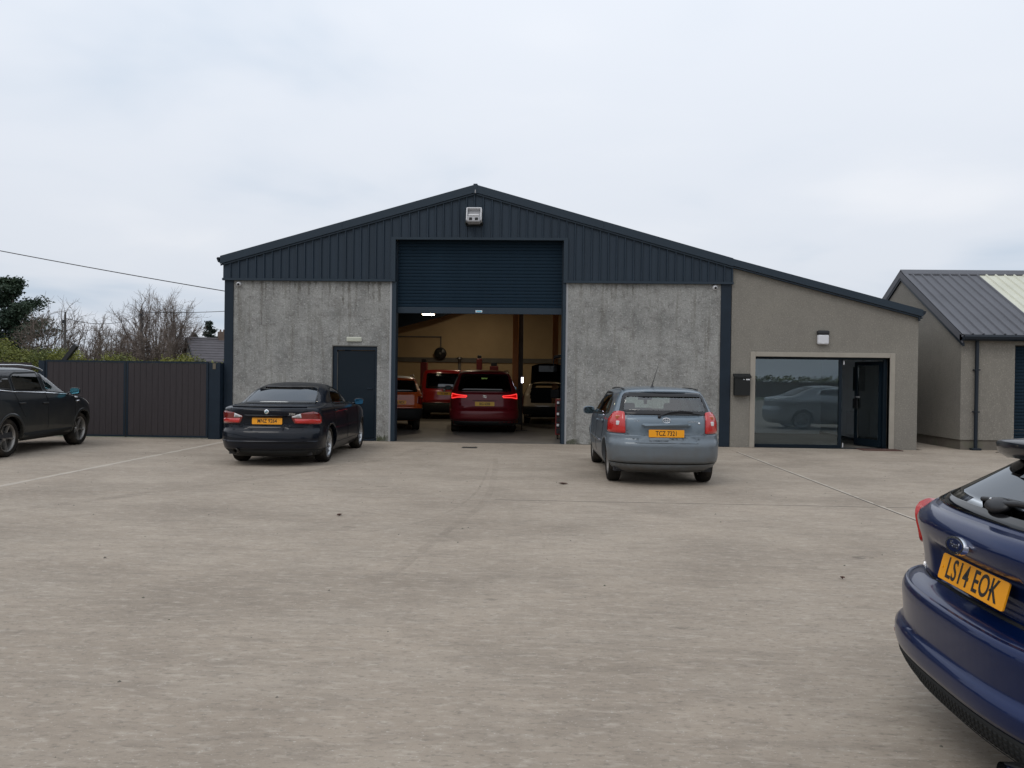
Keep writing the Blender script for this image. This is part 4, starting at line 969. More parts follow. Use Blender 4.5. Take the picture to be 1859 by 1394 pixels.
IL = thing('inspection_lamp', 'bright white inspection lamp standing beside the people carrier', 'lamp', (-.70,3.2,0))
MB().tube((-.62,4.55,.01),(-.62,4.55,1.42),.012).build('stand', MATS['black_plastic'], IL); MB().tube((-.62,4.55,1.44),(-.62,4.55,1.60),.028,n=12).build('lamp_tube', MATS['led_light'], IL)
B(-.8,-.45,4.4,4.7,.004,.02).build('base', MATS['black_plastic'], IL)
HK = thing('engine_hoist', 'black arm with hook beside the right jamb', 'hoist', (.40,2.4,0))
MB().tube((.62,2.4,.0),(.62,2.4,2.25),.04).tube((.62,2.4,2.22),(.30,2.4,2.16),.045).path([Vector((.30,2.4,2.16)),Vector((.27,2.4,2.0)),Vector((.31,2.4,1.92))],.015).build('arm', MATS['black_plastic'], HK)

# ================================================================ BEYOND THE GATES
def bare_tree(name, label, x, y, h, seed, width=3.0, limbs=12, subs=12, twigs=12, rtwig=.006, r0=.16, lean=0.0, fork=.16, dens=1.0):
    """short trunk, limbs fanning out to a domed crown outline, branches and fine twigs along them"""
    rnd = random.Random(seed); t = thing(name, label, 'tree', (x,y,-.1), group='bare trees beyond the gates')
    A = MB(); C_ = MB(); f = Vector((x+lean*h*.1, y, h*fork)); A.tube((x,y,-.1), f, r0, r0*.8, 8, caps=False)
    V = lambda s_: Vector((rnd.uniform(-s_,s_), rnd.uniform(-s_,s_), rnd.uniform(-s_,s_)))
    def curve(p, d0, q, n, r0_, r1_, mb, k):
        m = p+d0*((q-p).length*.5); pts = []
        for i in range(n+1):
            tt = i/n; pts.append(p*(1-tt)**2+m*2*tt*(1-tt)+q*tt*tt+(V((q-p).length*.022) if 0 < i < n else Vector()))
        for i in range(n): mb.tube(pts[i], pts[i+1], r0_+(r1_-r0_)*i/n, r0_+(r1_-r0_)*(i+1)/n, k, caps=False)
        return pts
    for i in range(limbs):
        az = 2*math.pi*(i+rnd.random()*.7)/limbs*1.0; el = rnd.uniform(.12, 1.35) if i > 2 else rnd.uniform(.9, 1.45)
        rr = rnd.uniform(.55, 1.0)**.5; q = Vector((x+lean*h*.35+math.cos(az)*math.cos(el)*width*rr, y+math.sin(az)*math.cos(el)*width*rr, h*(fork+.12)+math.sin(el)*h*(.88-fork)*rr*.95))
        d0 = Vector((math.cos(az)*.6, math.sin(az)*.6, .75)).normalized(); pts = curve(f+V(.05), d0, q, 8, r0*.30, .014, A, 5)
        for j in range(subs):
            tt = .22+.76*(j+rnd.random())/subs; k = min(int(tt*8), 7); p = pts[k].lerp(pts[k+1], tt*8-k); ld = (pts[k+1]-pts[k]).normalized()
            out = (p-Vector((x,y,h*.35))).normalized(); dd = (ld*.55+out*.65+V(.95)+Vector((0,0,.12))).normalized(); L = h*rnd.uniform(.14,.30)*(1.15-.45*tt)
            sp = curve(p, (ld+dd*.4).normalized(), p+dd*L, 4, .014, .007, C_, 3)
            for m_ in range(twigs):
                t3 = .1+.9*(m_+rnd.random())/twigs; k3 = min(int(t3*4), 3); p3 = sp[k3].lerp(sp[k3+1], t3*4-k3); d3 = (dd*.7+V(1.0)+Vector((0,0,.15))).normalized(); L3 = h*rnd.uniform(.035,.085)
                mid = p3+d3*L3*.5+V(L3*.08); end = p3+(d3+Vector((0,0,.18))).normalized()*L3
                C_.tube(p3, mid, rtwig, rtwig*.8, 3, caps=False); C_.tube(mid, end, rtwig*.8, rtwig*.4, 3, caps=False)
    A.build('trunk', MATS['bark'], t, fix=False); C_.build('crown', MATS['twig'], t, fix=False)
    return t
bare_tree('bare_tree','bare wind bent tree beside the dark evergreen',-28.6,24,5.75,21,width=2.0,limbs=20,subs=11,twigs=9,lean=.5,r0=.12,rtwig=.0075)
bare_tree('bare_tree','smaller bare tree with ivy dark trunk behind the middle of the left gate',-26.9,25,4.9,33,width=1.7,limbs=18,subs=10,twigs=9,lean=.45,r0=.10,rtwig=.0075)
bare_tree('bare_tree','tall round bare tree behind the hedge and pole',-30.0,40,8.1,5,width=3.7,limbs=52,subs=16,twigs=11,r0=.22,rtwig=.009,fork=.12)
bare_tree('bare_tree','low spreading bare tree left of the tall round one',-33.2,39,5.6,9,width=2.8,limbs=26,subs=12,twigs=10,r0=.15,rtwig=.010,fork=.08)
bare_tree('bare_tree','low dense bare tree left of the house gable',-28.6,37,5.2,14,width=3.0,limbs=34,subs=14,twigs=11,r0=.15,rtwig=.011,fork=.06)
bare_tree('bare_tree','low thicket like bare tree behind the middle of the brown gates',-31.6,36,4.3,15,width=3.4,limbs=32,subs=14,twigs=11,r0=.12,rtwig=.011,fork=.05)
bare_tree('bare_tree','small bare tree right of the spruce near the workshop wall',-25.9,46,5.2,40,width=1.3,limbs=9,subs=10,twigs=9,r0=.10,rtwig=.010)
def leaves(mb, pts, size, rnd):
    for p in pts:
        a = rnd.uniform(0,6.28); b = rnd.uniform(-.9,.9); s_ = size*rnd.uniform(.6,1.4)
        d1 = Vector((math.cos(a)*math.cos(b),math.sin(a)*math.cos(b),math.sin(b)))*s_; d2 = d1.orthogonal().normalized(); d2.rotate(Matrix.Rotation(rnd.uniform(0,3.14),3,d1.normalized())); d2 *= s_*.5
        mb.add([p-d1*.5, p+d2*.5, p+d1*.5, p-d2*.5], [(0,1,2,3)])
def conifer(label, x, y, h, wdt, seed, m, n=9000, shape=.8, size=.20, lean=0, gaps=.5):
    rnd = random.Random(seed); t = thing('evergreen_tree', label, 'tree', (x,y,-.1), group='evergreen trees beyond the gates')
    T = MB().tube((x,y,-.1),(x+lean,y,h*.95),.2,.03,8,caps=False); L_ = MB()
    nb = int(h*9)
    for i in range(nb):
        zt_ = h*(.12+.86*(i/nb)); rr = wdt*((1-(i/nb))**shape*.9+.10)*rnd.uniform(.45,1.1); a = rnd.uniform(0,6.28); base = Vector((x+lean*zt_/h,y,zt_)); tip = base+Vector((math.cos(a)*rr,math.sin(a)*rr,rnd.uniform(-.05,.35)*rr))
        T.tube(base, tip, .03, .008, 3, caps=False); k = int(n/nb); pts = []
        for _ in range(k):
            q = rnd.random()**.6; sp = .10+.22*rr*(.3+q*.7)*gaps
            pts.append(base.lerp(tip, q)+Vector((rnd.gauss(0,sp),rnd.gauss(0,sp),rnd.gauss(0,sp*.55))))
        leaves(L_, pts, size, rnd)
    T.build('trunk', MATS['bark'], t, fix=False); L_.build('crown', MATS[m], t, fix=False)
conifer('dark ragged evergreen tree at the left edge above the hedge',-31.6,26,7.2,3.3,2,'leaf_dark',36000,.55,.16)
conifer('dark evergreen half outside the left edge behind the first one',-34.6,27,6.2,2.8,4,'leaf_dark',22000,.45,.17)
conifer('small dark spruce above the slate roofed house',-28.0,45,6.1,1.7,8,'leaf_spruce',6000,.9,.20,gaps=.35)
conifer('tiny dark spruce left of the other spruce beside the house',-29.8,46,5.1,1.0,12,'leaf_spruce',3500,.9,.20,gaps=.35)
def hedge(name, label, x0, x1, y0, y1, hf, n, m, size=.13, seed=1):
    rnd = random.Random(seed); t = thing(name, label, 'hedge', ((x0+x1)/2,(y0+y1)/2,-.1)); L_ = MB(); S_ = MB(); pts = []
    for i in range(n):
        x = rnd.uniform(x0,x1); hh = hf(x)+.18*math.sin(x*3.1)+.12*math.sin(x*7.7+1)+rnd.gauss(0,.09)
        f_ = rnd.random()
        if f_ < .55: y = y0+rnd.gauss(0,.16); z = hh*(.25+.75*rnd.random())
        else: y = rnd.uniform(y0,y1); z = hh-abs(rnd.gauss(0,.12))
        pts.append(Vector((x,y,z)))
    leaves(L_, pts, size, rnd)
    for i in range(int((x1-x0)*6)):
        x = rnd.uniform(x0,x1); y = rnd.uniform(y0,y1); S_.tube((x,y,-.1),(x+rnd.uniform(-.3,.3),y,hf(x)*.95),.02,.006,3,caps=False)
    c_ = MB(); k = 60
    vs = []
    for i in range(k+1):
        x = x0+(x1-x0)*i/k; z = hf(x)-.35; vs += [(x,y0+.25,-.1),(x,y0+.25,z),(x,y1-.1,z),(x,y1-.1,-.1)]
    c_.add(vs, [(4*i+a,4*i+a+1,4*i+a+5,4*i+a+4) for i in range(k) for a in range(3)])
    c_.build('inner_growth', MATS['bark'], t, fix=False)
    S_.build('stems', MATS['bark'], t, fix=False); tag(L_.build('foliage', MATS[m], t, fix=False), kind='stuff')
hedge('hedge','yellow green hedge growing behind the brown gates', -20.5,-8.6, 5.2,6.6, lambda x: 1.84+max(0,(-14.0-x))*.12, 60000,'leaf_hedge',.065)
hedge('hedge','long unseen hedge added far behind the viewer for reflections in paint and glass', -60,70,-68,-65, lambda x: 1.9, 16000,'leaf_hedge',.3,seed=9)  # added out of view: gives glossy paint a dark horizon band to mirror
hedge('hedge','tall unseen dark hedge added left of the yard to darken reflections in the blue hatchback', -22.0,-21.0, -48,2, lambda x: 3.4, 14000,'leaf_dark',.3,seed=19)  # added outside the frame so the blue hatchback's tail reflects something dark
# house: gable end turned towards the yard
Hs = thing('house', 'white gabled house with dark slate roof beyond the gates', 'house', (-27.6,40,-.1), (0,0,rad(35)), local=True)
HW, HL, HE, HR = 2.75, 9.0, 2.62, 4.42
MB().box(.15,HL-.15,-HW+.2,HW-.2,0,HE).build('wall', MATS['house_white'], Hs)
MB().prism([(-HW+.2,HE),(0,HR-.12),(HW-.2,HE)], 'x', .15, .4).build('gable_wall', MATS['house_white'], Hs)
for sg in (-1, 1):
    for k in range(9):
        t0, t1 = k/9, (k+1)/9; y0_, y1_ = sg*(HW+.1)*(1-t0), sg*(HW+.1)*(1-t1); za, zb = HE-.06+(HR-HE+.06)*t0, HE-.06+(HR-HE+.06)*t1
        MB().prism([(y0_,za),(y1_,zb),(y1_,zb+.05),(y0_,za+.085)], 'x', 0, HL).build('slate_course', MATS['slate'], Hs)
    MB().prism([(sg*(HW+.14),HE-.16),(0,HR-.10),(0,HR+.10),(sg*(HW+.14),HE+.05)], 'x', -.08, -.003).build('barge_board', MATS['black_plastic'], Hs)
    MB().tube((0,sg*(HW+.18),HE-.08),(HL,sg*(HW+.18),HE-.08),.06,n=8).build('gutter', MATS['black_plastic'], Hs)
MB().prism([(-.14,HR+.02),(0,HR+.13),(.14,HR+.02)], 'x', 0, HL).build('ridge', MATS['slate'], Hs)
for xx in (2.6, 7.6):
    ch = MB().bbox(xx-.3,xx+.3,-.22,.22,HR-.3,HR+.62,.02,1).build('chimney', MATS['brick_chimney'], Hs)
    for dx in (-.13,.13): MB().tube((xx+dx,0,HR+.62),(xx+dx,0,HR+.80),.08,.06,10).build('chimney_pot', MATS['brick_chimney'], ch)
for (x0_, x1_) in ((1.2,2.2),(4.0,5.0),(6.8,7.8)):
    f_ = MB().box(x0_,x1_,-HW+.16,-HW+.198,1.0,2.1).build('window', MATS['white_paint'], Hs); B(x0_+.08,x1_-.08,-HW+.150,-HW+.158,1.08,2.02).build('pane', MATS['glass_dark'], f_)
f_ = MB().box(.10,.148,-.45,.45,2.2,3.1).build('window', MATS['white_paint'], Hs); B(.09,.098,-.38,.38,2.27,3.03).build('pane', MATS['glass_dark'], f_)
# poles and wires
def pole(label, x, y, h, arm=True, r=.12):
    t = thing('utility_pole', label, 'pole', (x,y,-.1), group='utility poles beyond the gates'); MB().tube((x,y,-.1),(x,y,h),r,r*.7,10).build('shaft', MATS['pole_wood'], t)
    if arm: MB().box(x-r,x+r,y-.14,y-.1,h-.5,h-.3).tube((x,y,h),(x,y,h+.12),.04).build('fitting', MATS['black_plastic'], t)
pole('slim utility pole among the bare branches behind the left gate',-25.83,22,4.7,r=.08); pole('utility pole in front of the tall round bare tree',-30.15,38,6.35)
def wire(label, a, b, sag, r):
    a, b = Vector(a), Vector(b); pts = [a.lerp(b, k/20)+Vector((0,0,-sag*4*(k/20)*(1-k/20))) for k in range(21)]
    q = MB(); q.path(pts, r, 5); tag(q.build('overhead_wire', MATS['black_plastic'], None, fix=False), label, 'wire', 'overhead wires')
wire('overhead wire running down to the left corner of the workshop', (-22.5,-.6,6.35), (-7.85,.2,3.63), .12, .011)
wire('thin wire from the far pole towards the workshop', (-30.15,38,6.15), (-20.5,36,6.3), .12, .022)
wire('thin wire strung between the two poles', (-25.83,22,4.5), (-30.15,38,6.0), .5, .018)

random.seed(5)
# ---------------------------------------------------------------- black saloon
def black_saloon():
    rows = [(.17,.76,.16,4.36),(.24,.83,.07,4.45),(.32,.875,.015,4.50),(.46,.90,.0,4.52),(.58,.903,.012,4.515),(.612,.900,.028,4.50),(.628,.896,.052,4.49),(.650,.895,.064,4.48),
            (.78,.895,.075,4.44),(.88,.892,.065,4.30),(.95,.882,.055,4.05),(.985,.868,.055,3.72),(1.005,.853,.075,3.50),(1.022,.836,.16,3.34),(1.042,.818,.36,3.22),(1.065,.79,.60,3.12),
            (1.15,.742,.79,2.95),(1.24,.704,.98,2.76),(1.31,.662,1.15,2.60),(1.36,.615,1.31,2.44),(1.395,.555,1.46,2.30),(1.422,.44,1.60,2.15),(1.440,.27,1.74,2.02),(1.448,0,1.85,1.9)]
    cor = [(.17,.55,2.7,.75,2.3),(.6,.55,2.7,.75,2.3),(1.0,.48,2.8,.7,2.3),(1.1,.48,2.6,.6,2.4),(1.42,.42,2.3,.5,2.4)]
    h = Hull(rows, cor, bow=.035, recess=[(.36,.66,.865,.028,.05)])
    c = Car('black_saloon', 'black four door saloon parked in front of the grey wall and navy side door', 'car', (-4.72,-5.62,0), -1.6, h, 'paint_black')
    c.wheels = [(1.0,.325),(3.76,.325)]; c.wr = .328; bs = c.bump_s()
    # glazing
    c.window('rear_window', roundpoly([(-.70,1.066),(.70,1.066),(.585,1.372),(-.585,1.372)], [.05,.05,.12,.12]), 'arc', MATS['glass_rear'], fw=.022)
    fr = roundpoly([(2.30,1.03),(3.06,1.015),(2.64,1.31),(2.40,1.365),(2.31,1.372)], [.02,.03,.12,.05,.02])
    rr = roundpoly([(1.40,1.06),(2.24,1.035),(2.235,1.375),(1.86,1.368),(1.54,1.29)], [.10,.02,.02,.12,.12])
    c.window('front_side_window', fr, 'side', MATS['glass_dark'], fw=.02, sides=(1,-1), frame='black_trim')
    c.window('rear_side_window', rr, 'side', MATS['glass_dark'], fw=.02, sides=(1,-1), frame='black_trim')
    c.window('windscreen', roundpoly([(-.66,1.08),(.66,1.08),(.56,1.37),(-.56,1.37)], .05), 'farc', MATS['glass_dark'], fw=.03)
    c.body()
    c.patch('rear_bumper', roundpoly([(-bs+.03,.30),(bs-.03,.30),(bs,.60),(1.04,.70),(.99,.728),(.72,.728),(.645,.655),(.62,.612),(-.62,.612),(-.645,.655),(-.72,.728),(-.99,.728),(-1.04,.70),(-bs,.60)], .01, 2), 'arc', .010, .03, c.pm, step=.03)
    c.patch('bumper_crease', roundpoly([(-.82,.415),(.82,.415),(.92,.445),(.7,.452),(-.7,.452),(-.92,.445)], .01, 2), 'arc', .018, .02, c.pm, step=.08)
    c.patch('bumper_valance', [(-bs+.2,.185),(bs-.2,.185),(bs-.05,.29),(-bs+.05,.29)], 'arc', .004, .02, 'black_trim', step=.1)
    c.patch('boot_lid', roundpoly([(-.605,.646),(.605,.646),(.70,.75),(.56,.86),(.60,.935),(.70,.955),(.67,1.0),(-.67,1.0),(-.70,.955),(-.60,.935),(-.56,.86),(-.70,.75)], .02, 2), 'arc', .006, .012, c.pm, step=.04)
    c.patch('boot_handle', roundpoly([(-.40,.872),(.40,.872),(.38,.895),(-.38,.895)], .008, 2), 'arc', .028, .03, c.pm)
    lip = MB()
    pts = []
    for k in range(-12, 13):
        sa = k/12*.66; p, n = h.P('arc', sa, 1.015); pts.append(Vector((p.x, p.y+.02, 1.028+.004*math.cos(k/12*1.5))))
    for a, b in zip(pts[:-1], pts[1:]): lip.tube(a, b, .016, n=8)
    lip.build('boot_spoiler', c.pm, c.root)
    for sd in (1, -1):
        L = c.patch('tail_lamp', roundpoly([(.425,.835),(.47,.745),(.90,.728),(.975,.75),(.965,.85),(.90,.925),(.79,.952),(.60,.93),(.42,.872)], .02, 3), 'arc', .016, .02, 'lamp_dark', (sd,))[0]
        c.patch('brake_lens', roundpoly([(.465,.83),(.49,.755),(.89,.742),(.955,.762),(.95,.81),(.80,.822)], .015, 3), 'arc', .0195, .006, 'lamp_red', (sd,), parent=L)
        c.patch('reversing_lens', roundpoly([(.428,.868),(.43,.852),(.585,.845),(.575,.918),(.555,.918)], .008, 2), 'arc', .0195, .006, 'lamp_clear', (sd,), parent=L)
        c.patch('reversing_reflector', roundpoly([(.48,.862),(.56,.857),(.553,.895)], .006, 2), 'arc', .0215, .004, 'plastic_grey', (sd,), parent=L)
    c.line('door_gap', [(2.27,.36),(2.27,.8),(2.27,1.06),(2.30,1.36)], 'side', sides=(1,-1))
    c.line('door_gap', [(3.20,.36),(3.22,.8),(3.10,1.03)], 'side', sides=(1,-1))
    c.line('door_gap', [(1.32,.62),(1.22,.86),(1.32,1.06)], 'side', sides=(1,-1))
    c.line('sill_gap', [(1.42,.34),(3.2,.34)], 'side', sides=(1,-1))
    c.line('window_chrome', [(1.45,1.045),(2.2,1.028),(3.0,1.008)], 'side', w=.012, sides=(1,-1), m='black_gloss', off=.008)
    c.arches(0,0, lip=.03)
    c.handle(2.10,.90); c.handle(1.36,.93)
    c.add_wheels(.225, 5, 'alloy', .085)
    c.mirror(2.94, 1.05, .86, MATS['paint_black'], glass='mirror_deep')
    c.plate('MNZ 9264', .785, .090, 3)
    em = MB(); p, n = h.P('arc', 0, .945)
    em.lathe([(p.y-.012, 0), (p.y-.013, .036), (p.y-.009, .041), (p.y+.004, .041)], 24, 'y', (0,0,.945)); e_ = em.build('boot_badge', MATS['chrome'], c.root)
    q = MB()
    for k, a0 in enumerate((0, math.pi)):
        v = [(0, p.y-.0145, .945)]+[(.026*math.cos(a0+t), p.y-.0145, .945+.026*math.sin(a0+t)) for t in [math.pi/2*j/6 for j in range(7)]]
        q.add(v, [tuple(range(8))])
    q.build('badge_quarter', MATS['mirror_blue'], e_, fix=False)
    p, n = h.P('arc', .43, .925)
    text('model_lettering', '320d', .052, MATS['chrome'], c.root, Matrix.Translation((.43, p.y-.009, .908)) @ Euler((rad(90),0,rad(3))).to_matrix().to_4x4(), ext=.002, bold=.001)
    ex = MB().tube((-.52,-.01,.27), (-.52,.3,.27), .042, n=16, caps=False); ex.tube((-.52,.0,.27), (-.52,.3,.27), .036, n=16, caps=False)
    ex.build('exhaust_tip', MATS['alloy_dirty'], c.root, fix=False)
    c.interior(.95, 2.95, zf=.30, seats=2, top=1.20)
    return c
black_saloon()

# ---------------------------------------------------------------- grey blue hatchback
def blue_grey_hatch():
    rows = [(.20,.74,.22,4.02),(.27,.80,.10,4.10),(.36,.835,.03,4.16),(.46,.850,.0,4.18),(.60,.855,.0,4.17),(.645,.854,.010,4.15),(.665,.851,.034,4.14),(.685,.849,.058,4.12),(.72,.847,.068,4.08),
            (.90,.838,.085,3.75),(.98,.825,.10,3.45),(1.04,.80,.13,3.22),(1.12,.765,.18,3.05),(1.24,.715,.255,2.83),(1.34,.665,.325,2.60),(1.395,.625,.375,2.42),(1.425,.565,.44,2.28),
            (1.448,.47,.56,2.12),(1.462,.34,.75,1.98),(1.471,.18,.98,1.85),(1.475,0,1.2,1.7)]
    cor = [(.20,.50,2.6,.75,2.2),(.78,.50,2.7,.75,2.2),(1.05,.42,2.9,.65,2.3),(1.40,.34,2.9,.5,2.4),(1.475,.3,2.5,.4,2.4)]
    h = Hull(rows, cor, bow=.04, recess=[(.34,.725,.872,.020,.04)])
    c = Car('grey_blue_hatchback', 'dusty grey blue hatchback with roof aerial parked before the right grey wall', 'car', (1.83,-7.22,0), -1.5, h, 'paint_steelblue')
    c.wheels = [(.76,.315),(3.36,.315)]; c.wr = .312; bs = c.bump_s()
    c.window('rear_window', roundpoly([(-.71,1.055),(.71,1.055),(.63,1.385),(-.63,1.385)], [.04,.04,.10,.10]), 'arc', MATS['glass_clear'], frame='black_gloss', fw=.062)
    fr = roundpoly([(2.06,.985),(2.86,.965),(2.50,1.27),(2.28,1.355),(2.08,1.375)], [.02,.03,.12,.05,.02])
    rr = roundpoly([(1.02,1.02),(1.98,.988),(2.0,1.38),(1.35,1.375),(1.10,1.33)], [.06,.02,.02,.08,.08])
    qq = roundpoly([(.72,1.06),(.96,1.03),(1.03,1.31),(.90,1.27)], [.05,.02,.03,.04])
    for nm, pg in (('front_side_window', fr), ('rear_side_window', rr), ('quarter_window', qq)):
        c.window(nm, pg, 'side', MATS['glass_tint'], fw=.022, sides=(1,-1), frame='black_trim')
    c.window('windscreen', roundpoly([(-.70,1.0),(.70,1.0),(.58,1.39),(-.58,1.39)], .06), 'farc', MATS['glass_clear'], fw=.05)
    c.body()
    c.patch('rear_bumper', roundpoly([(-bs+.02,.36),(bs-.02,.36),(bs,.58),(1.10,.765),(.84,.775),(.60,.765),(.545,.69),(.46,.642),(-.46,.642),(-.545,.69),(-.60,.765),(-.84,.775),(-1.10,.765),(-bs,.58)], .015, 2), 'arc', .016, .04, c.pm, step=.03)
    c.patch('bumper_lower_lip', roundpoly([(-bs+.14,.215),(bs-.14,.215),(bs-.03,.345),(-bs+.03,.345)], .01, 2), 'arc', .004, .02, c.pm, step=.08)
    c.line('bumper_seam', [(-bs+.05,.352),(-.6,.342),(.6,.342),(bs-.05,.352)], 'arc', w=.012, off=.007)
    c.patch('tailgate', roundpoly([(-.535,.712),(-.45,.695),(.45,.695),(.535,.722),(.582,.80),(.582,1.045),(-.582,1.045),(-.582,.80)], .015, 3), 'arc', .006, .014, c.pm, step=.06)
    c.patch('tailgate_grip', roundpoly([(-.345,.892),(.345,.892),(.365,.905),(.345,.932),(-.345,.932),(-.365,.905)], .008, 2), 'arc', .034, .04, c.pm)
    for sd in (1, -1):
        L = c.patch('tail_lamp', roundpoly([(.598,.785),(.92,.79),(.985,.81),(.95,.98),(.80,1.085),(.70,1.10),(.605,1.088)], .02, 3), 'arc', .020, .03, 'lamp_red', (sd,))[0]
        p, n = h.P('arc', .70, .945); p2 = p+n*.021; p2.x *= sd
        q = MB(); q.bbox(p2.x-.038, p2.x+.038, p2.y-.006, p2.y+.02, .90, .965, .012, 2); q.build('reversing_lens', MATS['lamp_clear'], L)
        p, n = h.P('arc', .69, 1.02); p2 = p+n*.021; p2.x *= sd
        q = MB(); q.bbox(p2.x-.055, p2.x+.05, p2.y-.004, p2.y+.02, .99, 1.045, .012, 2); q.build('indicator_lens', MATS['lamp_amber'], L)
    c.line('door_gap', [(2.02,.36),(2.02,1.38)], 'side', sides=(1,-1))
    c.line('door_gap', [(2.98,.36),(3.0,.8),(2.9,.98)], 'side', sides=(1,-1))
    c.line('door_gap', [(1.16,.66),(1.0,.86),(.99,1.03)], 'side', sides=(1,-1))
    c.patch('side_rub_strip', roundpoly([(1.25,.565),(2.9,.565),(2.9,.60),(1.25,.60)], .01, 2), 'side', .014, .02, 'paint_steelblue', (1,-1), step=.12)
    c.arches(0,0, lip=.03)
    c.handle(1.86,.90); c.handle(1.12,.925)
    c.add_wheels(.195, 6, 'alloy_dirty', .10, double=False)
    c.mirror(2.72, 1.02, .80, MATS['paint_steelblue'], glass='mirror_grey', sz=1.0)
    c.plate('TCZ 7321', .790, .066, 1)
    # spoiler on the trailing edge of the roof
    sp = []
    for k in range(-10, 11):
        sp.append((k/10*.60, 1.405-.012*abs(k/10)**3, h.P('arc', k/10*.6, 1.40)[0].y-.03+.05*abs(k/10)**2))
    q = MB(); n = len(sp); vs = []
    for (x, z, y) in sp: vs += [(x, y, z), (x, y+.20, z+.032), (x, y+.20, z-.03), (x, y+.02, z-.022)]
    q.add(vs, [(4*i+a, 4*i+b, 4*i+4+b, 4*i+4+a) for i in range(n-1) for a, b in ((0,1),(1,2),(2,3),(3,0))], True); q.build('roof_spoiler', c.pm, c.root)
    for sd in (1, -1):
        q = MB(); pts = [Vector((.565*sd, .60, 1.432)), Vector((.57*sd, 1.0, 1.447)), Vector((.565*sd, 1.6, 1.45)), Vector((.555*sd, 2.2, 1.425))]; q.path(pts, .009, 6); q.build('roof_seam', MATS['black_trim'], c.root)
    q = MB(); q.lathe([(0,.03),(.012,.026),(.03,.014),(.05,.009)], 10, 'z', (-.10,.78,1.462)); q.build('aerial_base', MATS['black_plastic'], c.root)
    q = MB().tube((-.10,.78,1.50), (-.035,.58,1.84), .006, .002, 6); q.build('aerial', MATS['black_plastic'], c.root)
    q = MB().bbox(-.03,.03,.40,.44,1.378,1.396,.006); q.build('high_brake_lamp', MATS['lamp_dark'], c.root)
    # wiper
    pv = h.P('arc', -.10, 1.035)[0]; q = MB(); q.lathe([(pv.y-.03,.001),(pv.y-.03,.022),(pv.y+.01,.026)], 12, 'y', (-.10,0,1.035))
    pl = [h.P('arc', s_, z_) for s_, z_ in ((-.10,1.035),(.05,1.085),(.22,1.105),(.40,1.09))]
    q.path([p+n*.028 for p, n in pl], .012, 6); pl = [h.P('arc', s_, z_) for s_, z_ in ((.02,1.082),(.2,1.093),(.36,1.085),(.52,1.065))]
    q.path([p+n*.014 for p, n in pl], .010, 6); q.build('rear_wiper', MATS['black_plastic'], c.root)
    # round emblem: oval ring with two inner ovals
    q = MB(); p, n = h.P('arc', 0, .985)
    def ring(rx, rz, cx, cz, r, nn=22):
        pts = [Vector((cx+rx*math.cos(2*math.pi*k/nn), p.y-.012, cz+rz*math.sin(2*math.pi*k/nn))) for k in range(nn+1)]
        q.path(pts, r, 5)
    ring(.055,.038,0,.982,.0055); ring(.048,.014,0,.997,.0045); ring(.018,.036,0,.982,.0045); q.build('emblem', MATS['chrome'], c.root)
    def lettering(s_, txt, sz, z):
        p, n = h.P('arc', s_, z)
        text('model_lettering', txt, sz, MATS['chrome'], c.root, Matrix.Translation((p.x, p.y-.009, z)) @ Euler((rad(88),0,rad(8 if s_ > 0 else -8))).to_matrix().to_4x4(), ext=.001)
    lettering(.40, 'COROLLA', .034, .965); lettering(-.43, 'D-4D', .034, .968)
    p, n = h.P('arc', .49, .942); MB().lathe([(p.y-.014,0),(p.y-.012,.014),(p.y,.016)], 12, 'y', (.49,0,.942)).build('boot_lock', MATS['chrome'], c.root)
    c.interior(.35, 2.72, zf=.30, top=1.17, m='seat_grey')
    MB().tube((.0,2.05,1.35),(.0,2.05,1.24),.004).bbox(-.03,.03,2.04,2.06,1.16,1.24,.01).build('hanging_charm', MATS['seat'], c.root)
    q = MB().tube((-.36,.22,.25),(-.36,.5,.27),.022,n=12); q.build('exhaust_tip', MATS['black_plastic'], c.root)
    return c
blue_grey_hatch()

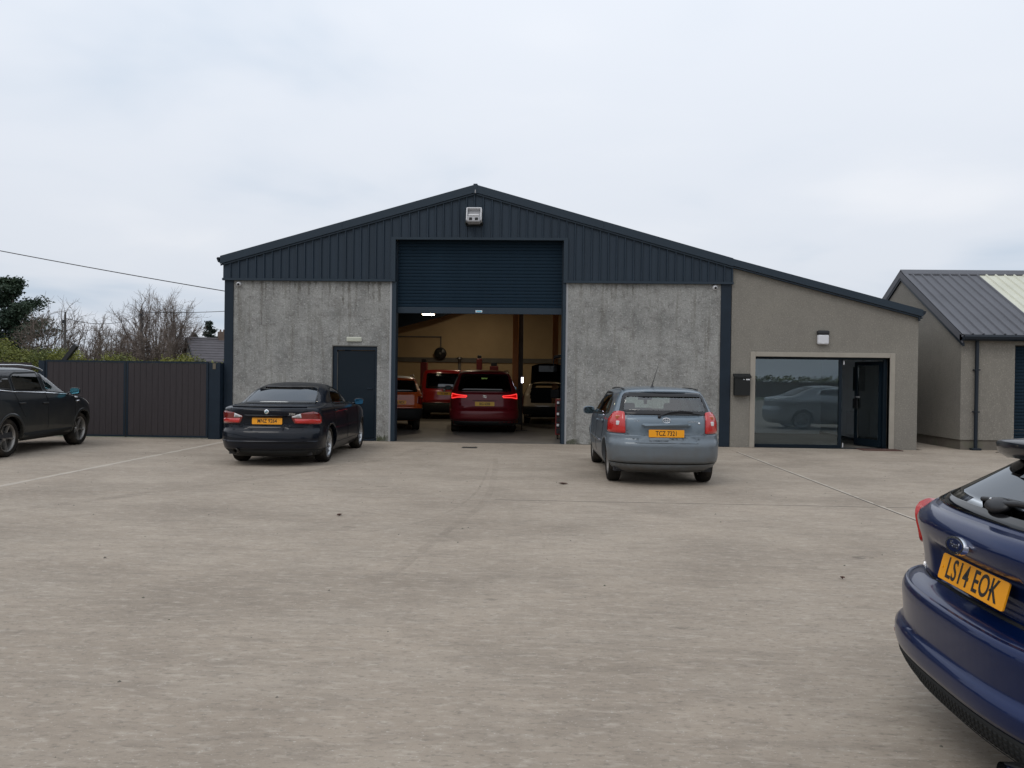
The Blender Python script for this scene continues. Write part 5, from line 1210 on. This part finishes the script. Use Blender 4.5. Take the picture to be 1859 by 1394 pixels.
# ---------------------------------------------------------------- charcoal SUV
def dark_suv():
    rows = [(.26,.80,.20,4.26),(.34,.87,.08,4.36),(.45,.905,.02,4.42),(.60,.920,.0,4.44),(.75,.922,.0,4.43),(.88,.918,.04,4.38),(.98,.908,.07,4.22),(1.05,.895,.09,4.0),
            (1.11,.872,.11,3.66),(1.15,.855,.13,3.42),(1.22,.82,.17,3.24),(1.40,.745,.28,2.90),(1.54,.685,.38,2.60),(1.60,.64,.46,2.42),(1.635,.56,.58,2.25),(1.655,.43,.76,2.1),(1.665,.24,1.05,1.95),(1.67,0,1.35,1.75)]
    cor = [(.26,.5,2.7,.75,2.3),(1.0,.5,2.7,.75,2.3),(1.2,.4,3.0,.65,2.4),(1.67,.35,2.6,.5,2.4)]
    h = Hull(rows, cor, bow=.03)
    c = Car('charcoal_suv', 'dusty charcoal SUV with silver roof rails at the brown gates', 'car', (-10.56,-5.77,0), -6.2, h, 'paint_charcoal')
    c.wheels = [(.88,.355),(3.57,.355)]; c.wr = .356
    W = [('front_side_window', roundpoly([(2.18,1.175),(3.14,1.115),(3.10,1.16),(2.62,1.50),(2.40,1.565),(2.20,1.575)], [.02,.02,.04,.15,.05,.02])),
         ('rear_side_window', roundpoly([(1.12,1.20),(2.08,1.18),(2.09,1.58),(1.30,1.56),(1.16,1.50)], [.04,.02,.02,.08,.06])),
         ('quarter_window', roundpoly([(.62,1.26),(1.05,1.22),(1.10,1.49),(.86,1.47)], [.06,.02,.03,.08]))]
    for nm, pg in W: c.window(nm, pg, 'side', MATS['glass_tint'] if nm[0] == 'f' else MATS['glass_dark'], fw=.022, sides=(1,-1), frame='black_trim')
    c.window('windscreen', roundpoly([(-.72,1.17),(.72,1.17),(.60,1.58),(-.60,1.58)], .06), 'farc', MATS['glass_tint'], fw=.05)
    c.window('rear_window', roundpoly([(-.66,1.18),(.66,1.18),(.56,1.56),(-.56,1.56)], .06), 'arc', MATS['glass_dark'], fw=.05)
    c.body()
    c.line('door_gap', [(2.13,.46),(2.13,1.17),(2.15,1.58)], 'side', sides=(1,-1))
    c.line('door_gap', [(3.20,.46),(3.23,.9),(3.16,1.12)], 'side', sides=(1,-1))
    c.line('door_gap', [(1.32,.72),(1.14,.95),(1.08,1.2)], 'side', sides=(1,-1))
    c.patch('sill_cladding', roundpoly([(1.30,.28),(3.12,.28),(3.12,.42),(1.30,.42)], .02, 2), 'side', .012, .03, 'black_trim', (1,-1), step=.15)
    c.line('window_chrome', [(.62,1.24),(1.1,1.195),(2.1,1.17),(3.16,1.10)], 'side', w=.018, sides=(1,-1), m='chrome', off=.010)
    c.line('bonnet_gap', [(3.2,1.09),(3.6,1.05),(4.0,.97)], 'side', sides=(1,-1))
    c.arches(0,0, lip=.06)
    for sd in (1,-1):
        c.patch('headlamp', roundpoly([(3.92,.92),(4.18,.80),(4.16,.92),(3.98,.985),(3.80,1.02)], .03, 3), 'side', .008, .02, 'lamp_clear', (sd,))
        c.patch('wing_vent', roundpoly([(3.28,.94),(3.44,.95),(3.42,.985),(3.27,.98)], .01, 2), 'side', .012, .015, 'chrome', (sd,))
        c.patch('side_repeater', roundpoly([(3.24,1.035),(3.34,1.03),(3.36,1.06),(3.22,1.07)], .01, 2), 'side', .010, .012, 'lamp_clear', (sd,))
        c.patch('tail_lamp', roundpoly([(.74,.98),(.98,.95),(1.05,1.2),(.74,1.3)], .03, 3), 'arc', .012, .02, 'lamp_dark', (sd,))
        q = MB(); pts = [Vector((.615*sd, y, z)) for y, z in ((.55,1.60),(.70,1.665),(1.0,1.695),(1.6,1.705),(2.1,1.685),(2.38,1.63),(2.46,1.60))]; q.path(pts, .016, 8); q.build('roof_rail', MATS['chrome'], c.root)
        q = MB(); pts = [h.side(v_, z_)+Vector((.006,0,0)) for v_, z_ in ((2.40,1.60),(2.6,1.545),(2.9,1.40),(3.24,1.20))]; q.path([Vector((p.x*sd,p.y,p.z)) for p in pts], .012, 6); q.build('pillar_trim', MATS['chrome'], c.root)
    c.handle(2.02,.965); c.handle(1.22,.985)
    c.add_wheels(.225, 5, 'alloy_mid', .10, double=False)
    c.mirror(3.02, 1.185, .88, MATS['paint_charcoal'], sz=1.05, glass='mirror_blue')
    c.interior(.6, 3.05, zf=.45, top=1.36)
    return c
dark_suv()

# ---------------------------------------------------------------- dark blue hatchback, nearest the camera
def blue_hatch():
    rows = [(.17,.72,.26,4.16),(.21,.80,.14,4.22),(.26,.855,.060,4.28),(.32,.888,.022,4.33),(.355,.900,.010,4.34),(.40,.905,.0,4.355),(.432,.905,.0,4.36),(.452,.899,.008,4.36),(.470,.886,.034,4.36),(.54,.884,.030,4.36),(.61,.886,.026,4.34),(.652,.882,.040,4.30),
            (.668,.874,.075,4.28),(.678,.862,.118,4.27),(.690,.858,.135,4.25),(.74,.857,.132,4.15),(.84,.856,.115,3.95),(.925,.852,.088,3.70),(.955,.848,.083,3.58),(.970,.842,.092,3.50),(.985,.836,.112,3.42),(1.01,.822,.140,3.32),
            (1.04,.800,.180,3.20),(1.12,.740,.310,2.98),(1.22,.678,.475,2.72),(1.31,.628,.625,2.50),(1.37,.590,.74,2.34),(1.41,.545,.84,2.2),(1.442,.455,.98,2.05),(1.463,.34,1.16,1.94),(1.477,.18,1.4,1.85),(1.484,0,1.6,1.75)]
    cor = [(.17,.50,2.7,.75,2.3),(.65,.50,2.7,.75,2.3),(.70,.42,2.7,.75,2.3),(.97,.44,2.6,.65,2.3),(1.04,.48,2.7,.6,2.3),(1.3,.42,2.7,.5,2.4),(1.484,.35,2.5,.4,2.4)]
    h = Hull(rows, cor, bow=.035, recess=[(.36,.695,.862,.045,.045)])
    c = Car('dark_blue_hatchback', 'glossy dark blue hatchback nearest the viewer with its tail towards us', 'car', (1.62,-15.36,0), 92.7, h, 'paint_blue')
    c.wheels = [(.80,.315),(3.45,.315)]; c.wr = .318; bs = c.bump_s()
    c.window('rear_window', roundpoly([(-.80,1.032),(.80,1.032),(.80,1.06),(.60,1.34),(-.60,1.34),(-.80,1.06)], [.07,.07,.10,.06,.06,.10]), 'arc', MATS['glass_rear'], frame='black_gloss', fw=.03)
    for nm, pg in (('front_side_window', roundpoly([(2.25,1.04),(3.1,1.0),(2.6,1.32),(2.28,1.39)], .04)), ('rear_side_window', roundpoly([(1.15,1.10),(2.17,1.045),(2.19,1.40),(1.45,1.36)], .05))):
        c.window(nm, pg, 'side', MATS['glass_dark'], fw=.022, sides=(1,-1), frame='black_trim')
    c.window('windscreen', roundpoly([(-.70,1.04),(.70,1.04),(.58,1.40),(-.58,1.40)], .06), 'farc', MATS['glass_dark'], fw=.04)
    c.body()
    c.patch('rear_bumper', roundpoly([(-bs,.365),(bs,.365),(bs,.60),(bs-.06,.656),(-bs+.06,.656),(-bs,.60)], .02, 3), 'arc', .007, .03, c.pm, step=.016)
    c.patch('bumper_valance', roundpoly([(-bs+.1,.185),(bs-.1,.185),(bs-.02,.355),(-bs+.02,.355)], .02, 3), 'arc', .004, .02, 'black_trim', step=.03)
    q = MB()
    for r_ in range(4):
        for k in range(-38, 39):
            s_ = (k+.5*(r_ % 2))*.026; z = .262+r_*.022
            if abs(s_) > .98: continue
            p, n = h.P('arc', s_, z); t = Vector((-n.y, n.x, 0)).normalized()*.0095; up = n.cross(t).normalized()*.008; b_ = p+n*.0045; o_ = p+n*.0085
            q.add([b_-t-up, b_+t-up, b_+t+up, b_-t+up, o_-t*.6-up*.6, o_+t*.6-up*.6, o_+t*.6+up*.6, o_-t*.6+up*.6], [(4,5,6,7),(0,1,5,4),(1,2,6,5),(2,3,7,6),(3,0,4,7)])
    tag(q.build('valance_grid', MATS['black_trim'], c.root, fix=False), kind='stuff')
    c.line('valance_edge', [(-1.1,.248),(1.1,.248)], 'arc', w=.010, m='black_trim', off=.012)
    c.patch('tailgate', roundpoly([(-.69,.700),(.69,.700),(.735,.80),(.745,.96),(.775,1.018),(-.775,1.018),(-.745,.96),(-.735,.80)], [.10,.10,.08,.03,.02,.02,.03,.08], 5), 'arc', .005, .014, c.pm, step=.025)
    c.line('tailgate_gap', [(-.757,.97),(-.745,.80),(-.71,.715),(-.64,.690),(.64,.690),(.71,.715),(.745,.80),(.757,.97)], 'arc', w=.008, off=.003)
    for sd in (1, -1):
        L = c.patch('tail_lamp', roundpoly([(.742,.80),(.80,.775),(.95,.83),(1.02,.92),(.92,.965),(.82,.975),(.755,.96)], .03, 4), 'arc', .040, .05, 'lamp_red', (sd,), step=.03)[0]
        c.patch('lamp_lens_step', roundpoly([(.80,.83),(.88,.81),(.98,.85),(.94,.90),(.82,.90)], .02, 3), 'arc', .045, .01, 'lamp_dark', (sd,), step=.03, parent=L)
        c.patch('bumper_reflector', roundpoly([(.62,.375),(.86,.382),(.86,.400),(.62,.393)], .008, 2), 'arc', .010, .01, 'lamp_dark', (sd,), step=.04)
    c.arches(0,0, lip=.03)
    c.line('door_gap', [(2.22,.36),(2.22,1.39)], 'side', sides=(1,-1)); c.line('door_gap', [(1.34,.6),(1.2,.9),(1.28,1.08)], 'side', sides=(1,-1))
    c.handle(2.05,.92); c.handle(1.35,.95)
    c.add_wheels(.215, 5, 'alloy', .095)
    c.mirror(2.85, 1.06, .84, MATS['paint_blue'])
    pl_ = c.plate('LS14 EOK', .785, .130, 14.2, tsize=.126)
    for x_, y_ in ((.150,-.002),(-.235,-.002)): MB().tube((x_,y_,.006),(x_,y_,.0095),.0055,n=10).build('plate_screw', MATS['ink'] if x_ > 0 else MATS['plate_yellow'], pl_)
    # spoiler
    sp = []; q = MB(); vs = []
    for k in range(-14, 15):
        t = k/14; x = t*.665; y = .40+.16*abs(t)**2.8; z = 1.325-.030*abs(t)**3; th_ = 0
        yb = y+.36
        ring_ = [(x, y, z), (x, y+.012, z+.010), (x, y+.12, z+.020), (x, yb, z+.050-.02*abs(t)), (x, yb, z-.04), (x, y+.16, z-.072), (x, y+.05, z-.070), (x, y+.010, z-.045)]
        vs += ring_
    m_ = 8; nn = 29
    q.add(vs, [(m_*i+a, m_*i+(a+1)%m_, m_*i+m_+(a+1)%m_, m_*i+m_+a) for i in range(nn-1) for a in range(m_)]+[tuple(range(m_)), tuple(range(m_*(nn-1), m_*nn))], True)
    q.build('roof_spoiler', MATS['paint_black'], c.root)
    # oval badge
    p, n = h.P('arc', 0, .925)
    tl = Euler((rad(90-12), 0, 0)).to_matrix().to_4x4(); M = Matrix.Translation((0, p.y-.030, .925)) @ tl
    def oval(rx, rz, d0, d1, mm, nm, par):
        bm = bmesh.new(); f = bm.faces.new([bm.verts.new((rx*math.cos(2*math.pi*k/40), rz*math.sin(2*math.pi*k/40), d0)) for k in range(40)])
        r = bmesh.ops.extrude_face_region(bm, geom=[f])
        for g in r['geom']:
            if isinstance(g, bmesh.types.BMVert): g.co.z = d1; g.co.x *= .97; g.co.y *= .95
        bmesh.ops.recalc_face_normals(bm, faces=bm.faces); me = bpy.data.meshes.new(nm); bm.to_mesh(me); bm.free(); o = link(nm, me, MATS[mm], par); return o
    e1 = oval(.077,.0375,-.02,.0,'chrome','oval_badge',c.root); e1.matrix_local = M
    e2 = oval(.064,.027,-.01,.0012,'paint_blue','badge_field',e1)
    text('badge_script', 'Ford', .036, MATS['chrome'], e1, Matrix.Translation((0,0,.0022)) @ Matrix.Translation((.002,0,0)), xs=1.0, ext=.001, bold=.0004)
    p, n = h.P('arc', -.56, .715); xc = Vector((1,0,0)); xc = (xc-n*xc.dot(n)).normalized(); yc = n.cross(xc); R3 = Matrix((xc, yc, n)).transposed().to_4x4()
    text('model_lettering', 'Zetec', .030, MATS['chrome'], c.root, Matrix.Translation(p+n*.008) @ R3, ext=.0015, bold=.0004)
    # wiper with its cover
    q = MB(); p, n = h.P('arc', 0.0, 1.075)
    M2 = Matrix.Translation(p+n*.02) @ n.to_track_quat('Z','Y').to_matrix().to_4x4()
    bm = bmesh.new(); bmesh.ops.create_uvsphere(bm, u_segments=20, v_segments=12, radius=1)
    for x in bm.verts: x.co = Vector((x.co.x*.075, x.co.y*.042, x.co.z*.026))
    q.addbm(bm, M2, True)
    pl = [h.P('arc', s_, z_) for s_, z_ in ((-.03,1.07),(.12,1.088),(.30,1.10),(.42,1.10))]; q.path([a+b*.03 for a, b in pl], .013, 8)
    pl = [h.P('arc', s_, z_) for s_, z_ in ((-.16,1.083),(.0,1.098),(.25,1.102),(.50,1.09))]; q.path([a+b*.012 for a, b in pl], .011, 8)
    q.build('rear_wiper', MATS['black_plastic'], c.root)
    p, n = h.P('arc', -.03, 1.075); MB().tube(p+n*.038, p+n*.048, .007, .005, 12).build('washer_jet', MATS['chrome'], c.root)
    q = MB().tube((.50,-.0,.235),(.50,.3,.245),.048,n=24,caps=False); q.tube((.50,.0,.235),(.50,.3,.245),.043,n=24,caps=False); q.build('exhaust_tip', MATS['chrome'], c.root, fix=False)
    c.interior(.60, 2.95, zf=.30, top=1.15)
    return c
blue_hatch()

# ---------------------------------------------------------------- vehicles inside the workshop
def red_mpv():
    rows = [(.20,.84,.14,4.70),(.32,.91,.03,4.80),(.45,.945,.0,4.84),(.58,.95,.0,4.85),(.64,.948,.02,4.84),(.70,.945,.05,4.80),(.9,.935,.07,4.55),(1.02,.92,.09,4.25),(1.12,.90,.11,3.95),
            (1.2,.87,.14,3.75),(1.40,.79,.21,3.3),(1.56,.72,.28,2.95),(1.63,.68,.32,2.8),(1.675,.60,.42,2.6),(1.70,.45,.62,2.5),(1.715,.25,.9,2.3),(1.72,0,1.2,2.1)]
    cor = [(.2,.42,2.9,.75,2.3),(1.2,.36,3.1,.6,2.3),(1.72,.3,2.8,.5,2.4)]
    h = Hull(rows, cor, bow=.03)
    c = Car('red_people_carrier', 'dark red people carrier with tail lamps lit just inside the workshop door', 'car', (-1.62,2.95,0), -6.5, h, 'paint_red', scale=1.05)
    c.wheels = [(.95,.335),(3.87,.335)]; c.wr = .335
    c.window('rear_window', roundpoly([(-.74,1.13),(.74,1.13),(.64,1.60),(-.64,1.60)], .06), 'arc', MATS['glass_dark'], fw=.03)
    for a, b in ((.5,1.3),(1.4,2.3),(2.4,3.3)):
        c.window('side_window', roundpoly([(a,1.14),(b,1.12),(b-.1 if b < 3 else b-.6,1.55),(a+.08,1.56)], .05), 'side', MATS['glass_dark'], fw=.02, sides=(1,-1))
    c.body()
    c.patch('rear_bumper', roundpoly([(-1.3,.36),(1.3,.36),(1.25,.66),(-1.25,.66)], .02, 2), 'arc', .012, .03, c.pm, step=.09)
    c.patch('bumper_valance', [(-1.25,.21),(1.25,.21),(1.3,.34),(-1.3,.34)], 'arc', .006, .02, 'black_trim', step=.12)
    c.patch('tailgate', roundpoly([(-.62,.675),(.62,.675),(.70,.78),(.70,1.11),(-.70,1.11),(-.70,.78)], .03, 3), 'arc', .006, .014, c.pm, step=.08)
    c.line('plate_shadow_gap', [(-.32,.885),(.32,.885)], 'arc', w=.012, off=.009)
    for sd in (1,-1):
        poly = [(.46,1.0),(.50,.955),(.72,.955),(.90,.925),(.93,.93),(.93,1.075),(.90,1.085),(.70,1.05),(.48,1.03)]
        L = c.patch('tail_lamp', roundpoly(poly, .01, 2), 'arc', .016, .02, 'lamp_lit_core', (sd,))[0]
        pi = roundpoly(inset(poly, .008), .008, 2)
        c.patch('light_guide', pi, 'arc', .019, .004, 'lamp_lit', (sd,), parent=L, holes2=inset(pi, .020))
    c.plate('BIG 6388', .80, .045, 4, mm='plate_dim')
    q = MB(); p, n = h.P('arc', 0, 1.0)
    for k, (a, b) in enumerate(((.022,.012),(-.022,.012),)): q.obox((0, p.y-.012, 1.0+a), (.10,.012,.016), (0, .25, 0))
    q.obox((0, p.y-.012, 1.0), (.10,.012,.014), (0,.5,0)); q.build('emblem', MATS['chrome'], c.root)
    text('model_lettering', 'A L H A M B R A', .045, MATS['chrome'], c.root, Matrix.Translation((0,p.y-.0,.925)) @ Euler((rad(90),0,0)).to_matrix().to_4x4(), ext=.001)
    for sd in (1,-1): MB().path([Vector((.66*sd,.45,1.655)),Vector((.665*sd,.8,1.70)),Vector((.665*sd,2.3,1.70)),Vector((.65*sd,2.7,1.66))],.014).build('roof_rail', MATS['black_trim'], c.root)
    p, n = h.P('arc', -.02, 1.48)
    MB().box(-.09,.07,p.y-.012,p.y-.008,1.40,1.50).build('window_sticker', MATS['hivis'], c.root)
    c.arches(0,0,lip=.03); c.add_wheels(.22,5,'alloy_dirty',.10); c.mirror(3.35,1.18,.90,MATS['paint_red'])
    return c
red_mpv()
def red_van():
    rows = [(.25,.80,.10,4.3),(.40,.88,.0,4.4),(.60,.90,.0,4.42),(.66,.90,.03,4.4),(1.0,.90,.05,4.2),(1.1,.89,.055,4.0),(1.2,.88,.06,3.8),(1.5,.84,.09,3.4),(1.75,.79,.13,3.1),(1.83,.72,.18,2.9),(1.86,.5,.35,2.7),(1.875,0,.8,2.3)]
    h = Hull(rows, [(.25,.25,3.2,.6,2.4),(1.875,.25,3.0,.5,2.4)], bow=.02)
    c = Car('red_van', 'bright red van standing behind the orange car at the back of the workshop', 'van', (-3.66,9.9,0), -6, h, 'paint_brightred')
    c.wheels = [(.8,.32),(3.4,.32)]; c.wr = .32
    c.window('rear_window', roundpoly([(-.70,1.15),(.70,1.15),(.66,1.72),(-.66,1.72)], .07), 'arc', MATS['glass_dark'], fw=.03)
    c.body()
    c.patch('rear_bumper', [(-1.05,.27),(1.05,.27),(1.05,.62),(-1.05,.62)], 'arc', .03, .04, 'black_trim', step=.12)
    c.patch('tailgate', roundpoly([(-.72,.66),(.72,.66),(.76,.9),(.74,1.12),(-.74,1.12),(-.76,.9)], .03, 3), 'arc', .006, .014, c.pm, step=.1)
    c.plate('SIL 2004', .97, .032, 3, mm='plate_dim')
    MB().lathe([(.02,0.0),(.018,.05),(.03,.055)],18,'y',(0,0,1.10)).build('emblem', MATS['chrome'], c.root)
    for sd in (1,-1): c.patch('tail_lamp', roundpoly([(.80,.75),(.95,.75),(.95,1.25),(.82,1.25)],.03,3), 'arc', .012,.02,'lamp_dark',(sd,))
    c.arches(0,0,lip=.03); c.add_wheels(.2,5,'alloy_dirty',.11)
red_van()
def orange_suv():
    rows = [(.30,.78,.12,4.1),(.42,.86,.02,4.15),(.60,.88,.0,4.17),(.70,.885,.03,4.15),(.9,.885,.05,4.0),(1.05,.875,.07,3.6),(1.12,.85,.09,3.3),(1.3,.78,.2,3.0),(1.45,.72,.30,2.8),(1.53,.66,.38,2.65),(1.56,.5,.55,2.5),(1.58,.25,.8,2.3),(1.585,0,1.1,2.0)]
    h = Hull(rows, [(.3,.4,2.9,.7,2.4),(1.1,.36,3.0,.6,2.4),(1.585,.3,2.8,.5,2.4)], bow=.03)
    c = Car('orange_off_roader', 'orange small SUV with pale roof half hidden by the left door jamb', 'car', (-4.30,3.4,0), -13, h, 'paint_orange')
    c.wheels = [(.76,.34),(3.26,.34)]; c.wr = .34
    c.window('rear_window', roundpoly([(-.74,1.13),(.74,1.13),(.64,1.47),(-.64,1.47)], .05), 'arc', MATS['glass_dark'], fw=.03)
    c.window('side_window', roundpoly([(.55,1.14),(2.9,1.12),(2.4,1.45),(.8,1.45)], .05), 'side', MATS['glass_dark'], fw=.03, sides=(1,-1))
    c.body()
    c.patch('rear_bumper', roundpoly([(-1.25,.32),(1.25,.32),(1.25,.66),(-1.25,.66)], .02, 2), 'arc', .02, .04, 'black_trim', step=.1)
    c.patch('tailgate', roundpoly([(-.64,.70),(.64,.70),(.68,.9),(.68,1.11),(-.68,1.11),(-.68,.9)], .03, 3), 'arc', .006, .014, c.pm, step=.08)
    q = MB(); vs = []; pts_ = [(1.50,.36),(1.545,.46),(1.58,.62),(1.597,.9),(1.60,1.4),(1.597,1.9),(1.57,2.5)]
    for z, y in pts_:
        for k in range(-6, 7): vs.append((k/6*.64, y+.06*abs(k/6)**2, z-.05*abs(k/6)**3+.008))
    q.add(vs, [(13*j+i,13*j+i+1,13*j+i+14,13*j+i+13) for j in range(6) for i in range(12)], True); q.build('roof_panel', MATS['plastic_white'], c.root, fix=False)
    c.plate('MXG 6 NCY', .835, .015, 4, mm='plate_yellow', u=.12)
    for sd in (1,-1):
        L = c.patch('tail_lamp', roundpoly([(.70,.80),(.92,.76),(1.05,.98),(.74,1.02)],.03,3), 'arc', .012,.02,'lamp_dark',(sd,))[0]
        MB().path([Vector((.62*sd,.5,1.575)),Vector((.63*sd,.9,1.63)),Vector((.63*sd,2.1,1.63)),Vector((.6*sd,2.4,1.58))],.014).build('roof_rail', MATS['black_plastic'], c.root)
    c.arches(0,0,lip=.05,m=MATS['black_trim']); c.add_wheels(.21,5,'alloy_dirty',.11)
orange_suv()
def open_car():
    rows = [(.22,.76,.12,4.1),(.35,.84,.02,4.2),(.6,.855,.0,4.2),(.78,.85,.04,4.1),(.95,.84,.07,3.7),(1.02,.82,.09,3.4),(1.2,.74,.18,3.0),(1.36,.66,.27,2.7),(1.44,.5,.42,2.4),(1.47,.25,.7,2.2),(1.475,0,1.0,2.0)]
    h = Hull(rows, [(.22,.4,2.9,.7,2.4),(1.475,.3,2.8,.5,2.4)], bow=.03)
    c = Car('dark_hatchback', 'dark hatchback with tailgate raised and front door open deep in the workshop', 'car', (.16,7.6,0), 0, h, 'paint_cream')
    c.wheels = [(.75,.31),(3.3,.31)]; c.wr = .31
    c.holes.append(('arc', [(-.56,.74),(.56,.74),(.60,1.0),(.54,1.40),(-.54,1.40),(-.60,1.0)])); c.holes.append(('farc', [(-.5,1.08),(.5,1.08),(.45,1.3),(-.45,1.3)]))
    c.window('side_window', roundpoly([(.6,1.05),(2.9,1.0),(2.4,1.33),(.9,1.36)], .05), 'side', MATS['glass_dark'], fw=.03, sides=(1,-1))
    c.body()
    c.patch('rear_bumper', [(-1.2,.27),(1.2,.27),(1.2,.62),(-1.2,.62)], 'arc', .012, .03, 'black_trim', step=.1)
    q = MB(); vs = []
    for j in range(9):
        t = j/8; y = .36-.95*t; z = 1.46+.36*math.sin(t*1.35)*1.0+.26*t
        for k in range(-8, 9): vs.append((k/8*(.58-.04*t), y+.04*abs(k/8)**2, z-.09*abs(k/8)**3))
    q.add(vs, [(17*j+i,17*j+i+1,17*j+i+18,17*j+i+17) for j in range(8) for i in range(16)], True)
    q.box(-.3,.3,-.62,-.50,1.80,2.0); q.build('tailgate', MATS['paint_charcoal'], c.root, fix=False)
    for sd in (1,-1): MB().tube((.5*sd,.3,1.25),(.5*sd,-.2,1.72),.012).build('gas_strut', MATS['black_plastic'], c.root)
    q = MB().bbox(-1.62,-.86,1.45,1.53,.32,1.04,.03); q.build('open_front_door', MATS['black_plastic'], c.root)
    MB().path([Vector((-1.62,1.49,1.04)),Vector((-1.45,1.49,1.30)),Vector((-1.1,1.49,1.40)),Vector((-.86,1.49,1.43))],.02).build('door_window_frame', MATS['black_plastic'], c.root)
    MB().bbox(-1.0,-.84,1.42,1.45,.34,.95,.01).build('door_edge', MATS['red_steel'], c.root)
    MB().box(-.62,.62,1.2,1.3,.45,1.25).build('rear_seat_back', MATS['seat'], c.root)
    MB().box(-.62,.62,.1,1.3,.42,.46).build('boot_floor', MATS['seat'], c.root)
    c.arches(0,0,lip=.03); c.add_wheels(.2,5,'alloy_dirty',.11)
open_car()

# ---------------------------------------------------------------- silver saloon to the right of the frame, mirrored in the office window
def silver_saloon():
    rows = [(.19,.76,.14,4.5),(.32,.875,.02,4.6),(.48,.90,.0,4.64),(.62,.905,.012,4.62),(.78,.90,.06,4.55),(.9,.895,.06,4.3),(.98,.875,.07,3.9),(1.03,.85,.12,3.6),(1.07,.82,.38,3.35),(1.11,.79,.60,3.2),
            (1.22,.72,.85,2.95),(1.34,.655,1.12,2.65),(1.40,.60,1.32,2.45),(1.43,.52,1.5,2.3),(1.45,.36,1.7,2.15),(1.458,0,1.95,2.0)]
    h = Hull(rows, [(.19,.5,2.7,.75,2.3),(1.0,.48,2.8,.7,2.3),(1.1,.38,3.0,.6,2.4),(1.458,.3,2.6,.5,2.4)], bow=.03)
    c = Car('silver_saloon', 'silver saloon mirrored in the dark office window', 'car', (7.55,-7.6,0), 90, h, 'paint_silver')
    c.wheels = [(1.0,.32),(3.75,.32)]; c.wr = .32
    for nm, pg in (('front_side_window', roundpoly([(2.38,1.08),(3.2,1.06),(2.75,1.32),(2.4,1.385)], .05)), ('rear_side_window', roundpoly([(1.45,1.11),(2.3,1.085),(2.31,1.39),(1.65,1.33)], .06))):
        c.window(nm, pg, 'side', MATS['glass_dark'], fw=.025, sides=(1,-1), frame='chrome')
    c.window('windscreen', roundpoly([(-.66,1.1),(.66,1.1),(.56,1.4),(-.56,1.4)], .05), 'farc', MATS['glass_dark'], fw=.03)
    c.window('rear_window', roundpoly([(-.66,1.1),(.66,1.1),(.56,1.4),(-.56,1.4)], .05), 'arc', MATS['glass_dark'], fw=.03)
    c.body(); c.arches(0,0,lip=.03); c.add_wheels(.22,5,'alloy',.09); c.mirror(3.05,1.08,.86,MATS['paint_silver'])
    c.line('door_gap', [(2.34,.36),(2.34,1.39)], 'side', sides=(1,-1)); c.handle(2.15,.92); c.handle(1.5,.94)
silver_saloon()
